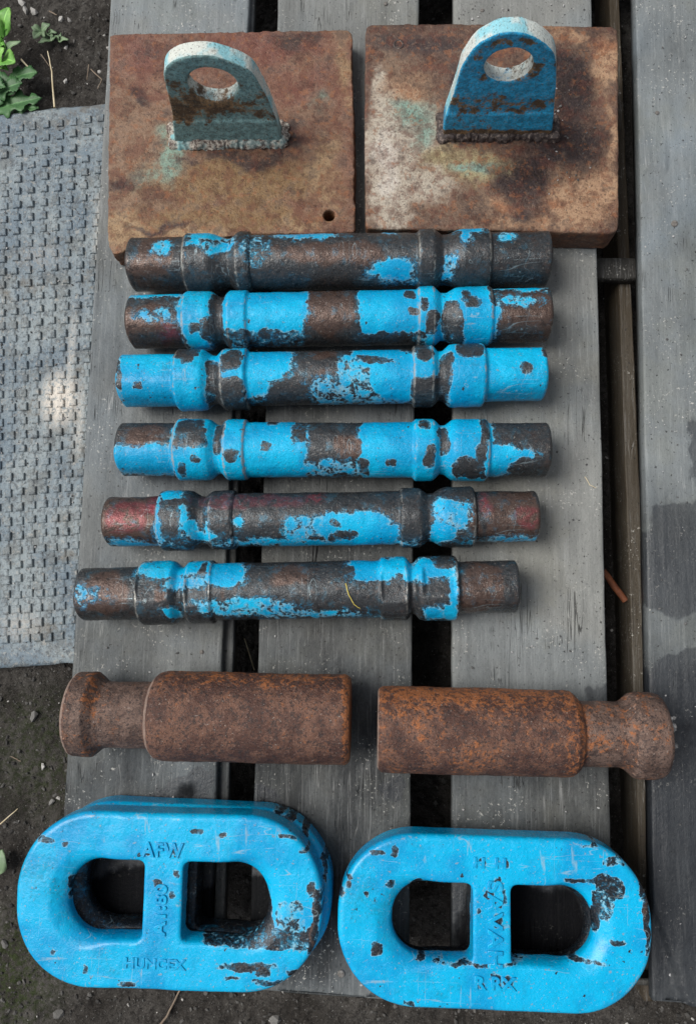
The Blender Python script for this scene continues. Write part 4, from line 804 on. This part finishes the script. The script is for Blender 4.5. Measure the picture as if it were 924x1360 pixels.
# ------------------------------------------------------------------ small natural things
def tube(pts, r0, r1, k=7):
    pts = np.array(pts, float); n = len(pts); V = []
    for i in range(n):
        t = pts[min(i+1, n-1)]-pts[max(i-1, 0)]; t /= np.linalg.norm(t); a = np.cross(t, [0, 0, 1.]); a = a/np.linalg.norm(a) if np.linalg.norm(a) > .1 else np.array([1., 0, 0]); b_ = np.cross(t, a); r = r0+(r1-r0)*i/(n-1)
        for j in range(k): th = 2*np.pi*j/k; V.append(pts[i]+(a*math.cos(th)+b_*math.sin(th))*r)
    i = np.arange(n*k).reshape(n, k); j = np.roll(i, -1, 1); Q = np.stack([i[:-1], j[:-1], j[1:], i[1:]], -1).reshape(-1, 4); return np.array(V), Q
def stalk(name, pix, z, w0, w1, mat, label, cat='straw', group=None, dz=None):
    P = [at(a, b_, z if dz is None else dz[i]) for i, (a, b_) in enumerate(pix)]
    Q_ = []; 
    for i in range(len(P)-1):
        for t in np.linspace(0, 1, 6)[:-1]: Q_.append(P[i]*(1-t)+P[i+1]*t+RNG.normal(size=3)*.0002)
    Q_.append(P[-1]); V, Q = tube(Q_, w0, w1); o = obj(name, V, Q, mat, loc=P[0]); tag(o, label, cat, group)
GS = GZ+.008
stalk('straw', [(64, 68), (69, 95), (73, 143)], GS+.02, .0009, .0018, M_STRAW, 'long pale straw standing above the mat edge, right of the jagged leaves')
stalk('straw', [(29, 79), (45, 98)], GS+.03, .0016, .0009, M_STRAW, 'short cream straw lying across the jagged leaf')
stalk('twig', [(121, 92), (136, 106), (130, 118)], GS, .0010, .0008, M_TWIG, 'bent brown twig beside the pallet edge above the mat', 'twig')
stalk('twig', [(118, 86), (116, 106)], GS, .0010, .0008, M_TWIG, 'short straight twig left of the bent twig above the mat', 'twig')
stalk('twig', [(55, 72), (66, 88)], GS, .0010, .0006, M_TWIG, 'thin twig crossing behind the long pale straw', 'twig')
stalk('twig', [(66, 15), (76, 20)], GS, .0012, .0008, M_TWIG, 'pale twig above the white rounded stone', 'twig')
stalk('straw', [(-3, 1098), (24, 1074)], GS, .0012, .0006, M_STRAW, 'pale straw on the soil left of the left blue link')
stalk('twig', [(240, 1313), (222, 1350), (212, 1362)], GS, .0012, .0018, M_TWIG, 'brown twig below the left blue link at the photo bottom', 'twig')
stalk('twig', [(-3, 1010), (14, 1004), (28, 1011)], GS, .0009, .0008, M_TWIG, 'thin curved twig on the mossy soil at the left photo edge', 'twig')
M_YST = mat_simple('yellow_straw', (.45, .36, .06), (.6, .5, .12), 60, .5, .0003)
stalk('straw', [(459, 775), (463, 790), (470, 803), (478, 808)], 0, .0007, .0004, M_YST, 'thin yellow straw across the middle of the lowest bar', dz=[.079, .0795, .078, .076])
stalk('fibre', [(776, 633), (783, 644), (791, 648)], .002, .0006, .0004, M_STRAW, 'curved white fibre on the pale board right of the fourth bar', 'fibre')
stalk('straw', [(240, 852), (248, 880), (256, 915)], GS+.03, .0012, .0008, M_STRAW, 'dry stalk in the first gap above the left pin')
stalk('straw', [(325, 848), (335, 880), (338, 890)], GS+.04, .0009, .0007, M_STRAW, 'thin dry stalk deep in the gap between the first two boards')
stalk('rusty_rod', [(800, 758), (830, 798)], -.075, .0048, .0048, M_ROD, 'short orange-brown iron rod under the gap beside the rightmost board', 'rod')

def leaf(root, base, tip, width_, lobes, mat, curl=.006, n=22, depth=.0, jag=.0, seed=0):
    width = width_*1.7; base, tip = np.array(base), np.array(tip); d = tip-base; L = np.linalg.norm(d); d /= L; s_ = np.cross([0, 0, 1.], d); s_ /= np.linalg.norm(s_); rows = []; vein = []
    r_ = np.random.default_rng(seed)
    for i in range(n+1):
        t = i/n; w_ = width*(math.sin(math.pi*min(1, t*.93+.06))**.8)*(1-.25*t)
        if lobes: w_ *= 1-.52*(.5+.5*math.cos(2*math.pi*lobes*t))*(1 if t > .05 else 0); 
        w_ += jag*width*r_.normal(); w_ = max(w_, .0006)
        c = base+d*L*t+np.array([0, 0, 1])*curl*math.sin(math.pi*t)-np.array([0, 0, 1])*depth*t*t
        for k, q in enumerate((-1, -.55, -.12, 0, .12, .55, 1)):
            back = -.35*w_*abs(q)*(-1 if lobes else 1)
            rows.append(c+s_*w_*q+d*back*(.6 if lobes else .2)+np.array([0, 0, 1])*(.18*w_*abs(q)+.0015*math.sin(9*t+q*4)*abs(q))); vein.append(1. if abs(q) < .05 else 0.)
    V = np.array(rows); i = np.arange((n+1)*7).reshape(n+1, 7); Q = np.stack([i[:-1, :-1], i[:-1, 1:], i[1:, 1:], i[1:, :-1]], -1).reshape(-1, 4)
    o = obj('leaf', V, Q, mat, root, attrs={'vein': np.array(vein)})
    sm = o.modifiers.new('thickness', 'SOLIDIFY'); sm.thickness = .0004
    return o
w1 = thing('weed', 'tall bright green weed at the upper left corner of the photo', 'weed', at(2, 62, GZ+.002), 'weeds on the soil')
for i, (b_, t, wd, zz) in enumerate([((5, 48), (13, 10), .010, .05), ((3, 52), (-14, 22), .010, .05), ((4, 48), (15, 36), .0035, .04), ((5, 75), (28, 55), .0045, .035), ((2, 82), (21, 83), .011, .045), ((0, 85), (6, 64), .007, .05), ((0, 60), (-12, 78), .010, .04), ((1, 92), (12, 93), .004, .03), ((1, 55), (8, 66), .004, .03), ((-2, 70), (12, 73), .006, .03)]):
    leaf(w1, at(*b_, GZ+zz-.012), at(*t, GZ+zz+.01), wd, 0, M_LEAFA if i not in (3, 9) else M_LEAFC, jag=.03, seed=i)
V, Q = tube([at(-4, 75, GZ), at(0, 62, GZ+.02), at(3, 50, GZ+.045)], .0022, .0014); obj('stem', V, Q, M_LEAFA, w1, attrs={'vein': np.zeros(len(V))})
w2 = thing('weed', 'dark green weed with jagged lobed leaves above the mat corner', 'weed', at(-8, 130, GZ+.002), 'weeds on the soil')
for i, (b_, t, wd, zz, lo_) in enumerate([((-16, 142), (36, 92), .017, .03, 3), ((-20, 152), (56, 130), .015, .024, 4), ((-8, 128), (30, 110), .014, .034, 2), ((-14, 112), (8, 116), .009, .04, 1), ((10, 150), (52, 143), .008, .02, 3), ((14, 108), (50, 96), .012, .036, 2)]):
    leaf(w2, at(*b_, GZ+zz-.01), at(*t, GZ+zz+.004), wd, lo_, M_LEAFB, n=40, curl=.004, jag=.05, seed=20+i)
w3 = thing('seedling', 'small grey-green seedling with rounded leaves between the pale stones', 'seedling', at(56, 42, GZ+.004))
for i, (t, wd) in enumerate([((67, 32), .0048), ((42, 36), .0042), ((45, 52), .0052), ((60, 49), .003)]): leaf(w3, at(56, 42, GZ+.008), at(*t, GZ+.014), wd, 0, M_LEAFC, curl=.002, n=12, seed=40+i)
w5 = thing('ground_cover', 'low clump of dull green leaflets right of the seedling', 'plant', at(70, 50, GZ+.004))
for i in range(12):
    a = RNG.uniform(58, 80); b_ = RNG.uniform(44, 56); t = (a+RNG.normal()*7, b_+RNG.normal()*5); leaf(w5, at(a, b_, GZ+.006), at(*t, GZ+.012), .0028, 0, M_LEAFC, curl=.002, n=8, seed=60+i)
w4 = thing('fallen_leaf', 'oval grey-green leaf at the left photo edge beside the left link', 'leaf', at(0, 1145, GZ+.004)); leaf(w4, at(-2, 1160, GZ+.01), at(3, 1128, GZ+.014), .009, 0, M_LEAFC, curl=.003, n=14, seed=90)

# loose grit on the boards and plates
def onsurf(n, x0, x1, y0, y1, z): return np.array([at(a, b_, z) for a, b_ in zip(RNG.uniform(x0, x1, n), RNG.uniform(y0, y1, n))])
parts = [onsurf(90, 610, 795, 340, 900, .0012), onsurf(36, 605, 780, 2, 30, .0012), onsurf(26, 100, 290, 850, 1060, .0012), onsurf(30, 345, 545, 830, 1100, .0012), onsurf(60, 870, 924, 20, 1300, .0012), onsurf(20, 605, 800, 1020, 1095, .0012), onsurf(50, 725, 790, 100, 280, ZB+.001), onsurf(16, 400, 540, 1280, 1315, .001), onsurf(260, 0, 130, 170, 870, MZ+.0012), onsurf(60, 40, 120, 440, 600, MZ+.0012)]
pts = np.concatenate(parts); n = len(pts); v = np.where(RNG.random(n) < .35, .45, .06+.08*RNG.random(n)); V, Q, C_ = rocks(pts, .0006+.0014*RNG.random(n)**3, np.repeat(v[:, None], 3, 1))
tag(obj('loose_grit', V, Q, M_PEB, attrs={'Col': C_}, smooth=False), 'tiny pale and dark crumbs scattered on the boards and the right plate', 'grit', kind='stuff')
